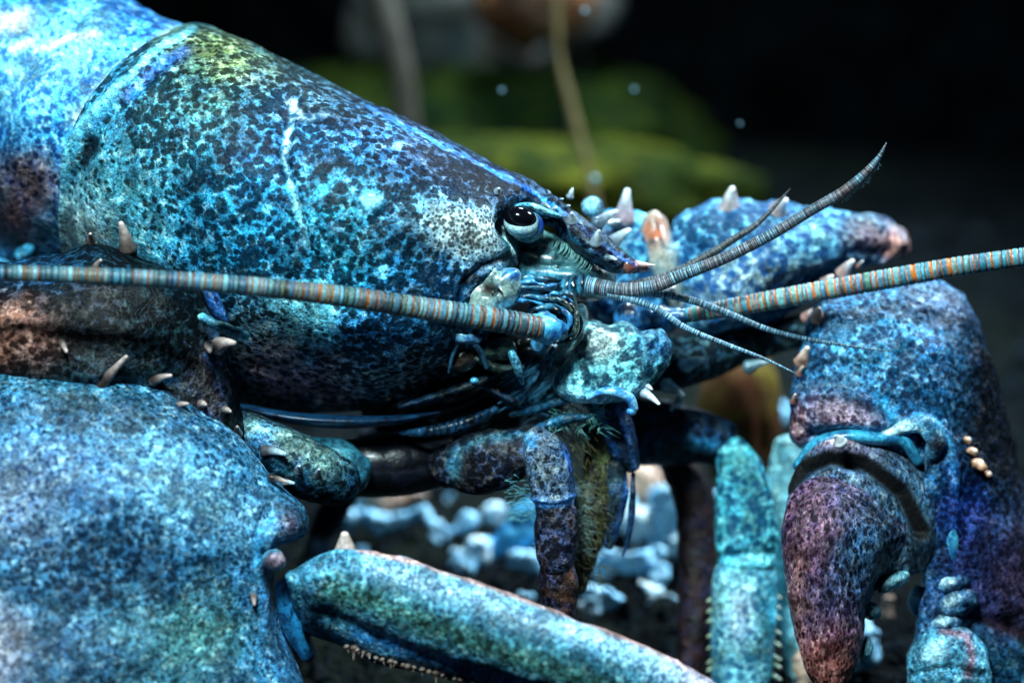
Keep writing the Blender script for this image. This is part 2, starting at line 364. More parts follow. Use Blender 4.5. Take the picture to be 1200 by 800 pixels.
def stone_mat(name, c1, c2, c3, sc=.01, amt=.5):
    T = NT(name); v = coords(T); a = T.noise(v, sc, 5, .6).outputs[0]; b = T.noise(v, sc * 2.7, 4, .6).outputs[0]
    k = T.mix(T.ramp(a, .4, .62), (*c1, 1), (*c2, 1)); k = T.mix(T.math('MULTIPLY', T.ramp(b, .45, .65), amt), k, (*c3, 1))
    T.l(k, T.b.inputs['Base Color']); T.b.inputs['Roughness'].default_value = .9; T.b.inputs['Specular IOR Level'].default_value = .02
    bn = T.n('ShaderNodeBump'); bn.inputs['Strength'].default_value = .6; bn.inputs['Distance'].default_value = 10 * S; T.l(T.math('ADD', a, T.math('MULTIPLY', b, .5)), bn.inputs['Height']); T.l(bn.outputs[0], T.b.inputs['Normal'])
    return T.m
M_MOSS = stone_mat('algae_rock', (.007, .012, .002), (.036, .038, .003), (.002, .005, .002), .009, .9)
M_GREEN = stone_mat('dim_algae_rock', (.003, .009, .002), (.014, .023, .003), (.002, .006, .004), .009, .9)
M_BROWN = stone_mat('brown_rock', (.05, .02, .01), (.12, .06, .03), (.02, .03, .03), .006)
M_DARKR = stone_mat('dark_rock', (.0002, .0004, .0006), (.0006, .0012, .002), (.002, .005, .007), .004)
M_GREYR = stone_mat('grey_rock', (.03, .045, .05), (.12, .13, .13), (.06, .035, .02), .008)
def rock(px, py, d, rx, ry, rz, mat, label, seed, name='rock', amp=.28):
    nu, nv = 40, 64; ph = np.linspace(.02, math.pi - .02, nu)[:, None]; th = np.linspace(0, 2 * math.pi, nv, endpoint=False)[None]
    U = np.stack([np.sin(ph) * np.cos(th), np.cos(ph) + 0 * th, np.sin(ph) * np.sin(th)], -1)
    k = 1 + amp * fbm(U * 100, 75, seed, 4); P = U * k[..., None]
    P = np.stack([px + P[..., 0] * rx, py - P[..., 1] * ry, d + P[..., 2] * rz], -1)
    p = Part(); p.grid(P, paint(P, TEAL, jit=0)); o = p.build(name, mat)
    tag(o, label, 'rock'); return o

# ------------------------------------------------------------------ THE LOBSTER
base = to_world(np.array([560, 720, 60.]))
LOB = empty('lobster', (float(base[0]), float(base[1]), 0.0))
tag(LOB, 'large blue speckled lobster with spiny claws and long striped antennae resting on dark gravel', 'lobster')
def piece(name, part, mat, parent=LOB, label=None):
    o = part.build(name, mat, parent)
    if label: o['label'] = label
    return o

# ---- body: carapace, rostrum, tail plates, mouth region in one mesh
body = Part()
st = [  # Tx,Ty,Bx,By,d,rN,rF,bulge
 (196, 34, 84, 352, 60, 175, 175, 66), (225, 28, 120, 395, 45, 188, 185, 58), (270, 40, 180, 432, 30, 198, 190, 42),
 (330, 68, 250, 462, 10, 202, 195, 26), (400, 102, 325, 482, -5, 198, 190, 14), (470, 135, 405, 484, -20, 188, 180, 6),
 (530, 166, 480, 472, -32, 170, 160, 0), (575, 190, 530, 448, -42, 148, 140, -4), (600, 203, 560, 420, -50, 122, 120, -8),
 (618, 212, 574, 385, -55, 92, 95, -10), (634, 222, 596, 330, -58, 62, 66, -8), (650, 231, 634, 276, -84, 42, 46, -2),
 (675, 250, 656, 288, -100, 34, 34, 0), (705, 275, 686, 305, -110, 27, 26, 0), (735, 299, 722, 321, -116, 16, 15, 0), (762, 311, 760, 319, -120, 4, 3, 0)]
P, C = chord(st, 420, 260, shear=.28)
CERV = [(345, 118), (336, 150), (334, 185), (342, 215), (350, 245), (356, 280), (372, 310)]
P = sculpt(P, C, [
    ('L', CERV, 7, -6), ('L', [(x + 9, y) for x, y in CERV], 5, 3), (437, 240, 11, 9, 0, 6), (415, 365, 85, 26, 5, 9), (500, 250, 60, 60, 0, 5),
    ('L', [(345, 118), (400, 110), (440, 122)], 8, -4),
    ('L', [(72, 330), (64, 290), (62, 230), (80, 168), (130, 107), (190, 52)], 5, 5), ('L', [(86, 330), (78, 290), (76, 235), (95, 178), (140, 122), (200, 66)], 6, -6),
    (102, 178, 9, 20, 12, -8), ('L', [(625, 212), (660, 236), (700, 272), (745, 311)], 4, 4), ('L', [(617, 222), (655, 247), (690, 280), (720, 305)], 4, -3),
    ('L', [(350, 330), (420, 360), (500, 372), (540, 380)], 12, -5), ('L', [(250, 440), (330, 468), (430, 470), (520, 438)], 8, -6),
    (590, 288, 22, 14, 0, 4), (614, 263, 25, 20, 10, -38), (628, 272, 26, 20, 10, -24), ('L', [(548, 395), (543, 360), (552, 330), (580, 316), (602, 300), (588, 268)], 4, 1.5), ('L', [(537, 398), (535, 362), (544, 330), (566, 311), (600, 298)], 5, -7)],
    bump=[(60, 3.0, 2), (16, .8, 5)])
CARA = P
zones = [
 (120, 260, 95, 120, 0, look('4f8f98', '12303a', [.3, .3, .3, .45]), .9), (95, 300, 40, 80, 0, look('8c9a9a', '284448', [.15, .2, .3, .45]), .7),
 (300, 105, 160, 65, 25, look('5a7444', '14261e', [.58, .4, .4, .5]), .85), (330, 110, 150, 26, 25, look('7c7a3c', '14120c', [.55, .5, .3, .5]), .6), (250, 62, 90, 34, 20, look('788a3c', '1c2c14', [.5, .4, .3, .5]), .7),
 (230, 150, 90, 70, 20, look('4d8a86', '0c2026', [.62, .4, .5, .5]), .6),
 (300, 240, 90, 90, 0, look('2c9cc4', '07203a', [.58, .25, .5, .42]), .7), (330, 160, 60, 70, 0, look('2a86cc', '081a34', [.5, .2, .6, .4]), .6),
 (470, 190, 130, 60, 28, look('2d78c4', '04091c', [.62, .25, .7, .38]), .85), (590, 225, 50, 30, 28, look('1f4878', '02050e', [.9, .3, .5, .4]), .85), (520, 190, 70, 28, 28, look('5f6d90', '0c1024', [.66, .3, .5, .4]), .6),
 (450, 270, 90, 60, 0, look('3fa0d0', '040c1a', [.6, .25, .5, .4]), .8), (400, 260, 50, 80, 0, look('34b4cc', '062234', [.5, .2, .5, .4]), .5),
 (545, 272, 62, 40, 14, look('a4b0ae', '040c14', [.06, .95, .1, .5]), .95), (588, 300, 26, 22, 0, look('7c9094', '0a2026', [.0, .6, .1, .5]), .9),
 (560, 205, 30, 20, 0, look('1d3e66', '02040c', [.95, .3, .5, .4]), .6),
 (520, 335, 60, 40, 0, look('3a80bc', '04060e', [.68, .3, .5, .4]), .85), (360, 365, 60, 32, 10, look('84dcf0', '0a2a44', [.24, .3, .3, .42]), .95), (450, 390, 60, 30, 10, look('4098e0', '040814', [.56, .3, .6, .42]), .9),
 (300, 400, 60, 60, 0, look('5c7278', '10181c', [.4, .5, .3, .5]), .9), (360, 445, 90, 34, 8, look('9c7478', '14101a', [.48, .4, .4, .5]), .9), (480, 440, 80, 30, -14, look('8ca4a8', '06090e', [.58, .5, .3, .5]), .9),
 (150, 380, 90, 60, 30, look('30484c', '0c181c', [.3, .4, .3, .5]), .8),
 (437, 240, 12, 9, 0, look('8fc4d8', '3a90b8', [.05, .2, .2, .35]), .9), (395, 268, 9, 9, 0, WHITE, .5), ('L', [(345, 122), (339, 148), (333, 185)], 3.4, look('c4e4f0', '2c80b4', [.3, .1, .2, .3]), .9), (346, 126, 9, 8, 0, look('e0f0f6', '50a0c8', [.1, .1, 0, .3]), .9), ('L', [(333, 185), (342, 218)], 3, look('a8dcec', '2a78b0', [.3, .1, 0, .3]), .8), ('L', [(340, 215), (352, 245), (358, 285)], 5, look('9fd8e8', '2a6a8a', [.2, .1, .1, .35]), .7), ('L', [(345, 132), (362, 140), (384, 132)], 4, look('c8e4f0', '3a90c8', [.3, 0, 0, .3]), .8),
 ('L', [(66, 345), (62, 290), (62, 230), (80, 168), (130, 107), (190, 52), (225, 35)], 5, look('7fd0e6', '2080b0', [0, .1, .1, .3]), .9),
 ('L', [(150, 112), (180, 84), (215, 60)], 8, look('1a55c8', '0a2a70', [.1, .1, .2, .35]), .7),
 (102, 178, 9, 20, 12, look('0c2430', '06141c', [.3, 0, 0, .5]), .95),
 ('L', [(420, 108), (520, 158), (600, 200), (640, 222), (700, 268), (748, 309)], 7, look('26304c', '080a18', [.5, .3, .3, .4]), .9), ('L', [(430, 124), (520, 171), (600, 211), (640, 234), (700, 281), (745, 313)], 2.2, look('2470e0', '103c98', [0, .1, .1, .3]), .95),
 ('L', [(660, 258), (700, 288), (735, 312)], 9, look('565062', '0a0810', [.6, .5, .3, .5]), .9), ('L', [(640, 268), (680, 292), (725, 318)], 5, look('1a1016', '080406', [.3, .3, 0, .5]), .9),
 (755, 314, 16, 12, 0, look('8a4a38', '30140e', [.1, .4, 0, .4]), .9),
 ('L', [(537, 398), (535, 362), (544, 330), (566, 312), (596, 300)], 5, look('0c1c30', '04080e', [.3, .2, .1, .35]), .95), ('L', [(97, 192), (103, 178), (108, 166)], 8, look('04121c', '02080c', [.2, 0, 0, .5]), 1.3), ('L', [(590, 272), (594, 288), (604, 300)], 3.5, look('5fa8c8', '123a5a', [.0, .2, .1, .35]), .8)]
A = paint(P, look('2f8fc0', '03080f', [.6, .3, .5, .42]), zones, jit=12)
A[..., 3:6] *= .45; A[..., 6] *= 1.06; A[..., :3] *= 1.08
body.grid(P, A)
# abdomen: overlapping tail plates curving up and away behind the carapace
def tail_plate(k, T0, B0, T1, B1, d, r, z):
    mids = lambda f: tuple(np.array([*T0, *B0]) * (1 - f) + np.array([*T1, *B1]) * f)
    st = []
    for f, sw in ((0, .93), (.08, .985), (.5, 1.0), (.9, 1.03), (1.0, 1.05), (1.03, .98)):
        m = mids(f); c = np.array([(m[0] + m[2]) / 2, (m[1] + m[3]) / 2]); t = c + (np.array(m[:2]) - c) * sw; b = c + (np.array(m[2:]) - c) * sw
        st.append((*t, *b, d - f * 24, r * sw, r * sw, 40))
    P, C = chord(st, 90, 180, shear=.25); P = sculpt(P, C, [], bump=[(50, 4, k), (20, 1.4, k + 3)])
    A = paint(P, look('3fa4dc', '0c3c78', [.42, .12, .9, .38]), z, jit=16, js=40); body.grid(P, A)
zt = [(60, 60, 100, 60, -30, look('8fd0ee', '2a78c0', [.36, .05, .7, .34]), .9), (72, 50, 26, 9, -25, look('f0f8fa', 'a0d0e8', [0, 0, 0, .25]), .95), (12, 22, 26, 12, -25, look('f0f8fa', 'a0d0e8', [0, 0, 0, .25]), .95), (30, 50, 16, 7, -35, look('e8f4fa', 'a0d0e8', [0, 0, 0, .25]), .8), (30, 215, 60, 50, 0, look('5a4440', '0c0a10', [.4, .3, .3, .5]), .95), (20, 270, 60, 50, 0, look('3a1c14', '0a0606', [.3, .3, .1, .5]), .95),  # white patches: glare on the tail painted into its colour
      ('L', [(95, 140), (130, 100), (200, 40)], 10, look('e8f6fa', '90d0ec', [0, 0, .2, .3]), .9), (160, 20, 60, 20, 30, look('2a70c0', '0a2c60', [.5, 0, .6, .4]), .7)]
tail_plate(1, (120, -18), (-20, 330), (212, 36), (92, 330), 90, 165, zt)
tail_plate(2, (20, -80), (-120, 300), (130, -14), (0, 320), 140, 168, zt)
tail_plate(3, (-90, -150), (-230, 230), (30, -76), (-90, 290), 210, 160, zt)
tail_plate(4, (-200, -200), (-330, 120), (-80, -150), (-200, 220), 300, 150, zt)
# rostrum and cheek thorns
def cara_sp(x, y, tx, ty, r, dz=-14, c1=None, c2=None, P0=None, part=None, mat=-1, sink=3, blunt=.35):
    P0 = CARA if P0 is None else P0; d = depth_at(P0, x, y, sink); spine(part or body, x, y, d, tx, ty, d + dz, r, c1, c2, mat, blunt)
for a in [(648, 248, 652, 243, 6, -10), (670, 258, 670, 250, 7.5, -11), (698, 284, 702, 271, 8.5, -10), (583, 224, 585, 221, 5, -8), (546, 262, 549, 257, 2.5, -5),
          (641, 224, 645, 226, 2.5, -8), (664, 242, 668, 241, 3, -8), (656, 234, 660, 233, 2.5, -7), (678, 262, 682, 262, 2.5, -7), (638, 240, 644, 243, 4, -6)]:
    cara_sp(*a)
spine(body, 668, 230, -80, 671, 221, -80, 5); spine(body, 700, 262, -60, 722, 248, -50, 10); spine(body, 714, 288, -66, 737, 270, -60, 12); spine(body, 738, 311, -122, 767, 311, -132, 9.5, look('6a3428', '200c08', [.1, .3, 0, .4]), look('c8a8a0', '906860', [0, 0, 0, .3]), blunt=.2)
spine(body, 712, 302, -134, 722, 304, -142, 5)
# far eye socket lobe peeping over the rostrum
P, C = inflate([(682, 238), (694, 230), (706, 236), (708, 248), (696, 255), (684, 250)], -20, 16, 20, 30, 40); body.grid(P, paint(P, look('8cc8e4', '2050a0', [.1, .1, .3, .3]), [(708, 240, 9, 12, 0, BLACK, .95)], jit=1))
# inner head under the rostrum: grey-green soft shell
P, C = inflate([(590, 285), (612, 276), (640, 270), (670, 284), (705, 306), (722, 322), (715, 345), (690, 352), (650, 345), (612, 335), (592, 318)], -66, 54, 60, 60, 120)
P = sculpt(P, C, [('L', [(606, 318), (640, 325), (690, 322)], 7, 5), ('L', [(600, 305), (640, 312), (700, 312)], 4, -4)], bump=[(14, 1.6, 3)])
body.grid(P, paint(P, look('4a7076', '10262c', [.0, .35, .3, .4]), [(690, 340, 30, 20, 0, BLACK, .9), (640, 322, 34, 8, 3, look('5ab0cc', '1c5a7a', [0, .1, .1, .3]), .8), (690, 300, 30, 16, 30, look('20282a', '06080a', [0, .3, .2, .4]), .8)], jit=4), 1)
HEADSOFT = P
# mouth region and underside, in shade below the head
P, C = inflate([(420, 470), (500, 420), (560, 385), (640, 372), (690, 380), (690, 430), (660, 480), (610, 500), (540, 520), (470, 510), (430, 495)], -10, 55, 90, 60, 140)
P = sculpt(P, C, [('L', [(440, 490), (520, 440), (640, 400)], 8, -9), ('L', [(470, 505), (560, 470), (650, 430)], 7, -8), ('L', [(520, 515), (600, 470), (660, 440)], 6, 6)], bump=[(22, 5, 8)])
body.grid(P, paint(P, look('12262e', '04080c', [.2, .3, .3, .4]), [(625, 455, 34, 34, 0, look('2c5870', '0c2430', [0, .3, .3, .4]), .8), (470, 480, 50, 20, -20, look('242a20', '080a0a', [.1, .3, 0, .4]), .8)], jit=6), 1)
# pale blue membrane fold along the lower carapace edge
P, C = tube([(270, 474, -70, 4, 14), (330, 488, -80, 7, 24), (400, 494, -80, 8, 24), (470, 491, -70, 5, 20), (520, 482, -65, 2, 8)], 60, 24); body.grid(P, paint(P, look('1c4c74', '0a1c34', [0, .1, .4, .5]), jit=4), 1)
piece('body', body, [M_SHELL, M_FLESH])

# ---- eye
ey = Part()
def ball(part, cx, cy, d, rx, ry, rd, lk, an=0, zones=(), mat=0, nu=30, nv=48, bump=()):
    ph = np.linspace(.01, math.pi - .01, nu)[:, None]; th = np.linspace(0, 2 * math.pi, nv, endpoint=False)[None]
    x, y, z = np.sin(ph) * np.cos(th) * rx, np.sin(ph) * np.sin(th) * ry, -np.cos(ph) * rd + 0 * th; a = math.radians(an)
    P = np.stack([cx + x * math.cos(a) - y * math.sin(a), cy + x * math.sin(a) + y * math.cos(a), d + z], -1)
    if bump: P = sculpt(P, np.array([cx, cy, d])[None, None], [], bump)
    part.grid(P, paint(P, lk, zones, jit=1.5), mat); return P
ED = -142
ball(ey, 618, 266, ED + 8, 20, 19, 20, look('5aa4b4', '1c4a58', [0, .1, .2, .25]), 10, [(633, 262, 9, 12, 0, look('2a68d8', '1030a0', [0, 0, 0, .2]), .95), (612, 284, 16, 8, 0, look('4a7a78', '1a3a3c', [0, .2, 0, .3]), .7)])
ball(ey, 611, 261, ED - 6, 21, 18, 18, look('cfe6ea', '8cc0cc', [0, 0, .1, .15]), 14, [(612, 274, 18, 4, 10, look('4c98b0', '28708c', [0, 0, 0, .15]), .6)])
E = piece('eye', ey, M_FLESH)
co = Part(); ball(co, 609.5, 255.0, ED - 13, 19.5, 13.5, 16, BLACK, 12); piece('cornea', co, M_EYE, E)
br = Part(); P, C = tube([(600, 243, ED + 8, 1.5, 4), (612, 240, ED - 2, 2.5, 6), (626, 242, ED - 6, 4, 8), (640, 248, ED - 4, 4, 8), (656, 253, ED + 8, 3, 6)], 40, 16)
br.grid(P, paint(P, look('5a9cb0', '1c3c50', [.3, .3, .3, .35]), jit=2)); P, C = tube([(588, 268, ED + 20, 3, 8), (592, 282, ED + 8, 3, 8), (600, 296, ED + 12, 4, 8), (604, 306, ED + 30, 3, 6)], 30, 14); br.grid(P, paint(P, look('a8ccc8', '3c6c70', [0, .3, .1, .35]), jit=2))
piece('eye_socket_rim', br, M_SHELL)

# ---- antennae
def ringed(part, st, n, per=12, nv=26, depth=.16, light=(), dark=None, period=2, vary=.5):
    nu = n * per + 1; P, C = tube(st, nu, nv, caps=0, ring=(n, depth))
    u = wrap_rings(np.linspace(0, 1, nu), n); ph = u % 1; k = np.clip(np.floor(u).astype(int), 0, n)
    rj = np.random.default_rng(n); jt_ = rj.normal(0, 1, n + 2)
    edge = np.clip((np.abs(ph - .5 + .06 * np.sin(k * 1.9)) - .2) * 5, 0, 1)[:, None] * np.ones((1, nv))
    L_ = np.array(light); f = (fbm(np.stack([k * 1.0, 0 * k, 0 * k + nu], -1), 5.0, 3, 2) * .5 + .5 + .12 * np.sin(k * 2.7)) * (len(L_) - 1); f = np.clip(f, 0, len(L_) - 1.001); fi = f.astype(int)
    tone = (L_[fi] * (1 - (f - fi))[:, None] + L_[fi + 1] * (f - fi)[:, None])[:, None, :] * (1 + .28 * jt_[k]).clip(.35, 1.6)[:, None, None]
    nz = fbm(P, 7, 4, 2)[..., None]
    dk = np.array([dark[(kk * 5 + kk // 4) % len(dark)] for kk in k])[:, None, :]
    c = tone * (1 + vary * nz); e = np.clip(edge * (1 + .5 * nz[..., 0]), 0, 1)[..., None]
    c = np.clip(c * (1 - e) + dk * e, 0.001, 1)
    A = np.concatenate([c, c * .3, np.broadcast_to([0, 0, 0, .4], c.shape[:-1] + (4,))], -1)
    part.grid(P, A); return P
AL = [hx('245468'), hx('2f7490'), hx('5a9098'), hx('244c68'), hx('4a6450'), hx('4a98b4')]
AD = [hx('6a3c14'), hx('241810'), hx('7c4818'), hx('14202a'), hx('86501c')]
an = Part()
ringed(an, [(632, 384, -190, 14, 14), (600, 378, -205, 14.5, 14.5), (500, 362, -235, 13.5, 13.5), (400, 347, -262, 12.5, 12.5), (300, 336, -282, 11.5, 11.5), (200, 328, -296, 10.5, 10.5), (100, 323, -305, 10, 10), (0, 320, -312, 9.5, 9.5), (-90, 320, -318, 9, 9), (-260, 330, -330, 8, 8), (-600, 380, -340, 3, 3)], 185, light=AL, dark=AD)
piece('antenna', an, M_RING, label='near antenna swept back along the body')
an = Part(); AL2 = [hx('3c98a8'), hx('3484a0'), hx('6ca49c'), hx('3c7898'), hx('5c8c64')]; AD2 = [hx('c8641c'), hx('a85818'), hx('2a5a70'), hx('d07828')]
ringed(an, [(790, 372, -70, 8, 8), (830, 365, -78, 10, 10), (880, 356, -86, 11.5, 11.5), (950, 343, -94, 12, 12), (1050, 325, -104, 12, 12), (1130, 311, -112, 11.5, 11.5), (1200, 301, -118, 11, 11), (1300, 286, -124, 10, 10), (1600, 250, -130, 4, 4)], 112, light=AL2, dark=AD2)
piece('antenna', an, M_RING, label='far antenna with orange rings')
GL = [hx('5a7c90'), hx('6c98ac'), hx('486070')]; GD = [hx('0e1820'), hx('181418')]
an = Part(); BL = [hx('6a5a5c'), hx('7c90a0'), hx('5a4a4c')]
ringed(an, [(688, 334, -128, 11, 11), (710, 338, -134, 10, 10), (735, 340, -138, 9, 9), (765, 336, -140, 8, 8), (800, 322, -142, 7.5, 7.5), (850, 302, -144, 7, 7), (900, 277, -146, 6.6, 6.6), (950, 247, -146, 6.4, 6.4), (990, 223, -146, 6, 6), (1015, 202, -146, 5, 5), (1030, 184, -146, 3, 3), (1039, 167, -146, .7, .7)], 150, 6, 18, .12, BL + GL, GD)
hp = []
cl = spline([(800, 322), (850, 302), (900, 277), (950, 247), (990, 223), (1015, 202), (1028, 187)], 110)
for i, q in enumerate(cl):
    if i > 40: hp.append([(q[0] + 2, q[1] + 3, -146), (q[0] + 3, q[1] + 6, -144), (q[0] + 3 + random.random() * 3, q[1] + 7 + random.random() * 4, -143)])
hairs(an, hp, look('6a98b0', '304858', [0, 0, 0, .5]), .5)
piece('antennule', an, M_RING, label='thick upturned near antennule')
an = Part(); ringed(an, [(735, 336, -118, 6, 6), (780, 325, -114, 6, 6), (820, 305, -110, 5.5, 5.5), (860, 280, -100, 4.5, 4.5), (885, 264, -96, 3.6, 3.6), (905, 245, -92, 2.4, 2.4), (926, 221, -90, .6, .6)], 70, 6, 14, .2, [hx('3c4448'), hx('50545c')], GD); piece('antennule', an, M_RING)
an = Part(); ringed(an, [(712, 345, -138, 5, 5), (740, 351, -140, 4.6, 4.6), (770, 362, -142, 4.2, 4.2), (800, 382, -144, 3.6, 3.6), (850, 403, -146, 2.8, 2.8), (895, 420, -146, 2, 2), (934, 438, -146, .5, .5)], 80, 6, 12, .2, [hx('58809c'), hx('7cb4d4')], GD); piece('antennule', an, M_RING)
an = Part(); ringed(an, [(735, 344, -120, 5, 5), (770, 344, -118, 5, 5), (800, 349, -116, 4.8, 4.8), (850, 366, -112, 4.2, 4.2), (900, 386, -110, 3.4, 3.4), (950, 398, -108, 2.6, 2.6), (1000, 406, -106, 1.6, 1.6), (1048, 412, -104, .5, .5)], 90, 6, 12, .2, [hx('4a7088'), hx('6494ac')], GD); piece('antennule', an, M_RING)

# antennule and antenna bases (peduncles)
pe = Part(); BLUE = look('3c8ac4', '0c2848', [0, .2, .5, .3]); BL2 = look('244a64', '060c14', [0, .2, .5, .3])
for (x, y, rx, ry, d, a) in [(664, 337, 9, 16, -112, 8), (672, 336, 8, 15, -116, 6), (682, 334, 8, 13, -120, 2), (692, 334, 9, 12, -124, 0)]:
    ball(pe, x, y, d, rx, ry, 15, BL2, a, [('L', [(x - 3, y - ry), (x - 5, y), (x - 2, y + ry)], 2.5, look('5ab0d0', '1c5a80', [0, 0, 0, .2]), .9)], bump=[(6, 1.2, 3)])
P, C = tube([(690, 334, -126, 11, 11), (704, 338, -130, 10.5, 10.5), (722, 341, -134, 9.5, 9.5)], 30, 24); pe.grid(P, paint(P, look('3f7c9c', '142430', [.2, .4, .4, .3]), [(700, 328, 14, 5, 10, look('6ac0e0', '2a80b0', [0, 0, 0, .2]), .8)], jit=2))
piece('antennule_base', pe, M_FLESH)
pe = Part()
# rounded hollow-looking first joint beside the cheek
P, C = inflate([(547, 368), (546, 346), (553, 329), (568, 318), (588, 314), (604, 318), (612, 332), (606, 350), (592, 366), (570, 374)], -160, 32, 40, 60, 100)
P = sculpt(P, C, [(577, 338, 14, 9, 8, -12), ('L', [(552, 345), (558, 328), (578, 319)], 4, 4), (601, 322, 8, 6, 0, 8), ('L', [(556, 362), (590, 362), (612, 350)], 4, 3)], bump=[(16, 1.2, 4), (6, .4, 2)])
pe.grid(P, paint(P, look('90a49c', '486468', [0, .2, .3, .3]), [(574, 338, 15, 9, 8, look('2c1c14', '0c0806', [0, 0, 0, .4]), .95), (601, 321, 11, 7, 20, look('5ab0e0', '1c50a0', [0, 0, .3, .2]), .9), (596, 356, 20, 7, 0, look('3a90b8', '0c3858', [0, .2, 0, .3]), .8)], jit=2.5))
spine(pe, 584, 335, -190, 588, 340, -196, 3)
for k, (y0, x1, y1, c) in enumerate([(328, 650, 326, BL2), (333, 655, 333, BLUE), (339, 655, 338, BL2), (345, 650, 341, BLUE), (351, 640, 346, BL2), (357, 630, 352, BLUE)]):
    P, C = tube([(604, y0 - k, -158, 4, 8), (620 + 3 * k % 7, (y0 + y1) / 2 - 2, -160 - 3 * (k % 3), 4.4 - k % 3, 8), (640, (y0 + y1) / 2 + k % 2 * 3, -150, 3.2, 6), (x1, y1, -138, 2, 5)], 40, 14); P = sculpt(P, C, [], bump=[(11, 2.2, k), (5, .7, k)], front=False); pe.grid(P, paint(P, c, [(625, y0, 12, 5, 0, look('6ab8d8', '2a6a90', [0, 0, 0, .2]), .6)], jit=5, js=9))
# nested curved folds of the second joint
for k, (cx, cy, rx, ry, a0, a1, w_) in enumerate([(650, 374, 31, 30, -170, 40, 2.6), (652, 378, 26, 27, -150, 60, 3.6), (646, 372, 24, 21, -185, -20, 2.4), (648, 378, 20, 19, -140, 30, 3.2), (640, 374, 19, 15, -190, -40, 3.0), (660, 372, 17, 28, -100, 50, 2.6), (640, 380, 13, 12, -170, -10, 2.4)]):
    arc = [(cx + rx * math.cos(a) * (1 + .05 * math.sin(3 * a + k)), cy + ry * math.sin(a) * (1 + .06 * math.sin(2 * a + 2 * k)), -146 - k * 5, w_ * (1 + .3 * math.sin(2 * a + k)), 6) for a in np.radians(np.linspace(a0, a1, 10))]
    P, C = tube(arc, 60, 12); P = sculpt(P, C, [], bump=[(14, 2.2, k), (5, .7, k)], front=False)
    pe.grid(P, paint(P, [BLUE, look('14202a', '05080c', [0, .3, .4, .3]), look('3c4c44', '0c1414', [0, .3, .4, .3])][k % 3], [(cx - 4, cy - ry, 12, 5, 0, look('5ab4dc', '205a80', [0, 0, 0, .2]), .6)], jit=4, js=10))
ball(pe, 652, 375, -128, 28, 28, 30, look('0c2230', '04080c', [0, 0, .2, .3]), bump=[(9, 2, 3)])
P, C = tube([(622, 382, -186, 14, 14), (634, 385, -184, 16, 16), (646, 387, -176, 16, 15), (654, 388, -165, 12, 12)], 40, 32); P = sculpt(P, C, [], bump=[(8, 1.5, 9)])
pe.grid(P, paint(P, look('55b4e4', '1a5aa0', [.0, .4, .4, .3]), [(640, 376, 14, 7, 0, look('90d4ec', '3a90c0', [0, 0, 0, .25]), .7)], jit=4, js=12))
ball(pe, 618, 350, -150, 5, 5, 5, look('6ac4ec', '2a80b0', [0, 0, 0, .2])); ball(pe, 652, 398, -182, 3, 3.5, 3, WHITE); ball(pe, 651, 405, -180, 2.5, 3, 3, WHITE)
hp = []
for k in range(34):
    a = math.radians(-30 + k * 3.2); x, y = 650 + 30 * math.cos(a), 374 + 32 * math.sin(a); hp.append([(x, y, -150), (x + 7 * math.cos(a + .3), y + 7 * math.sin(a + .3), -154), (x + 12 * math.cos(a + .7), y + 12 * math.sin(a + .7), -156)])
hairs(pe, hp, look('6aa0a8', '304858', [0, 0, 0, .5]), .6)
piece('antenna_base', pe, M_FLESH, label='blue folded near antenna base')
pe = Part()
P, C = tube([(738, 372, -50, 20, 20), (762, 372, -58, 17, 17), (785, 372, -66, 12, 12), (800, 371, -72, 9, 9)], 40, 28); P = sculpt(P, C, [('L', [(765, 355), (768, 390)], 3, -3)], bump=[(9, 1.8, 2)]); pe.grid(P, paint(P, look('3a80bc', '0c1c38', [.2, .4, .6, .35]), jit=5))
piece('antenna_base', pe, M_FLESH)
# fringes of setae under the rostrum
se = Part(); hp = []
for k in range(34):
    t = k / 33; x, y = 628 + t * 66, 264 + t * 40; dd = depth_at(HEADSOFT, x, y, -3)
    L = 12 + 8 * random.random(); hp.append([(x, y, dd - 2), (x + L * .15 - 4, y + L * .5, dd - 7), (x - L * .35 - 3, y + L, dd - 6)])
hairs(se, hp, look('7aa8a4', '304858', [0, 0, 0, .5]), .75); piece('rostrum_setae', se, M_HAIR)
# small mouth palps under the antenna
mp = Part()
P, C = tube([(520, 398, -120, 5, 6), (540, 394, -132, 9, 9), (560, 398, -128, 5, 6)], 30, 18); mp.grid(P, paint(P, look('7fb4d0', '2a5a90', [0, 0, .3, .3]), jit=3))
P, C = tube([(536, 402, -130, 3, 3), (530, 418, -128, 2.4, 2.4), (526, 436, -124, 1.6, 1.6)], 24, 10); mp.grid(P, paint(P, BL2, jit=3))
P, C = tube([(555, 402, -128, 4, 4), (564, 414, -126, 4, 4), (570, 430, -120, 3, 3)], 24, 10); mp.grid(P, paint(P, BL2, jit=3))
ball(mp, 584, 410, -108, 22, 13, 20, look('5a7468', '1c302c', [.2, .4, .2, .4]), -5, bump=[(12, 1.5, 3)])
ball(mp, 632, 402, -118, 11, 13, 12, look('5aa0cc', '1c4a70', [0, .2, .2, .35]), 0, bump=[(8, 1.5, 3)])
ball(mp, 556, 446, -100, 5, 4, 5, look('6ac4ec', '2a80b0', [0, 0, 0, .2]))
ball(mp, 540, 420, -100, 26, 16, 22, look('30261e', '0a0806', [.2, .4, .2, .4]), -15, bump=[(12, 2, 3)])
ball(mp, 487, 400, -112, 34, 17, 24, look('5f8a90', '0a161c', [.55, .5, .2, .4]), -22, bump=[(12, 1.5, 3)])
st = [(470, 507, -70, 3, 3), (498, 506, -82, 6, 6), (530, 500, -86, 7.5, 7.5), (560, 490, -84, 6.5, 6.5), (580, 480, -78, 4, 4)]
P, C = tube(st, 200, 18, ring=(13, .22))
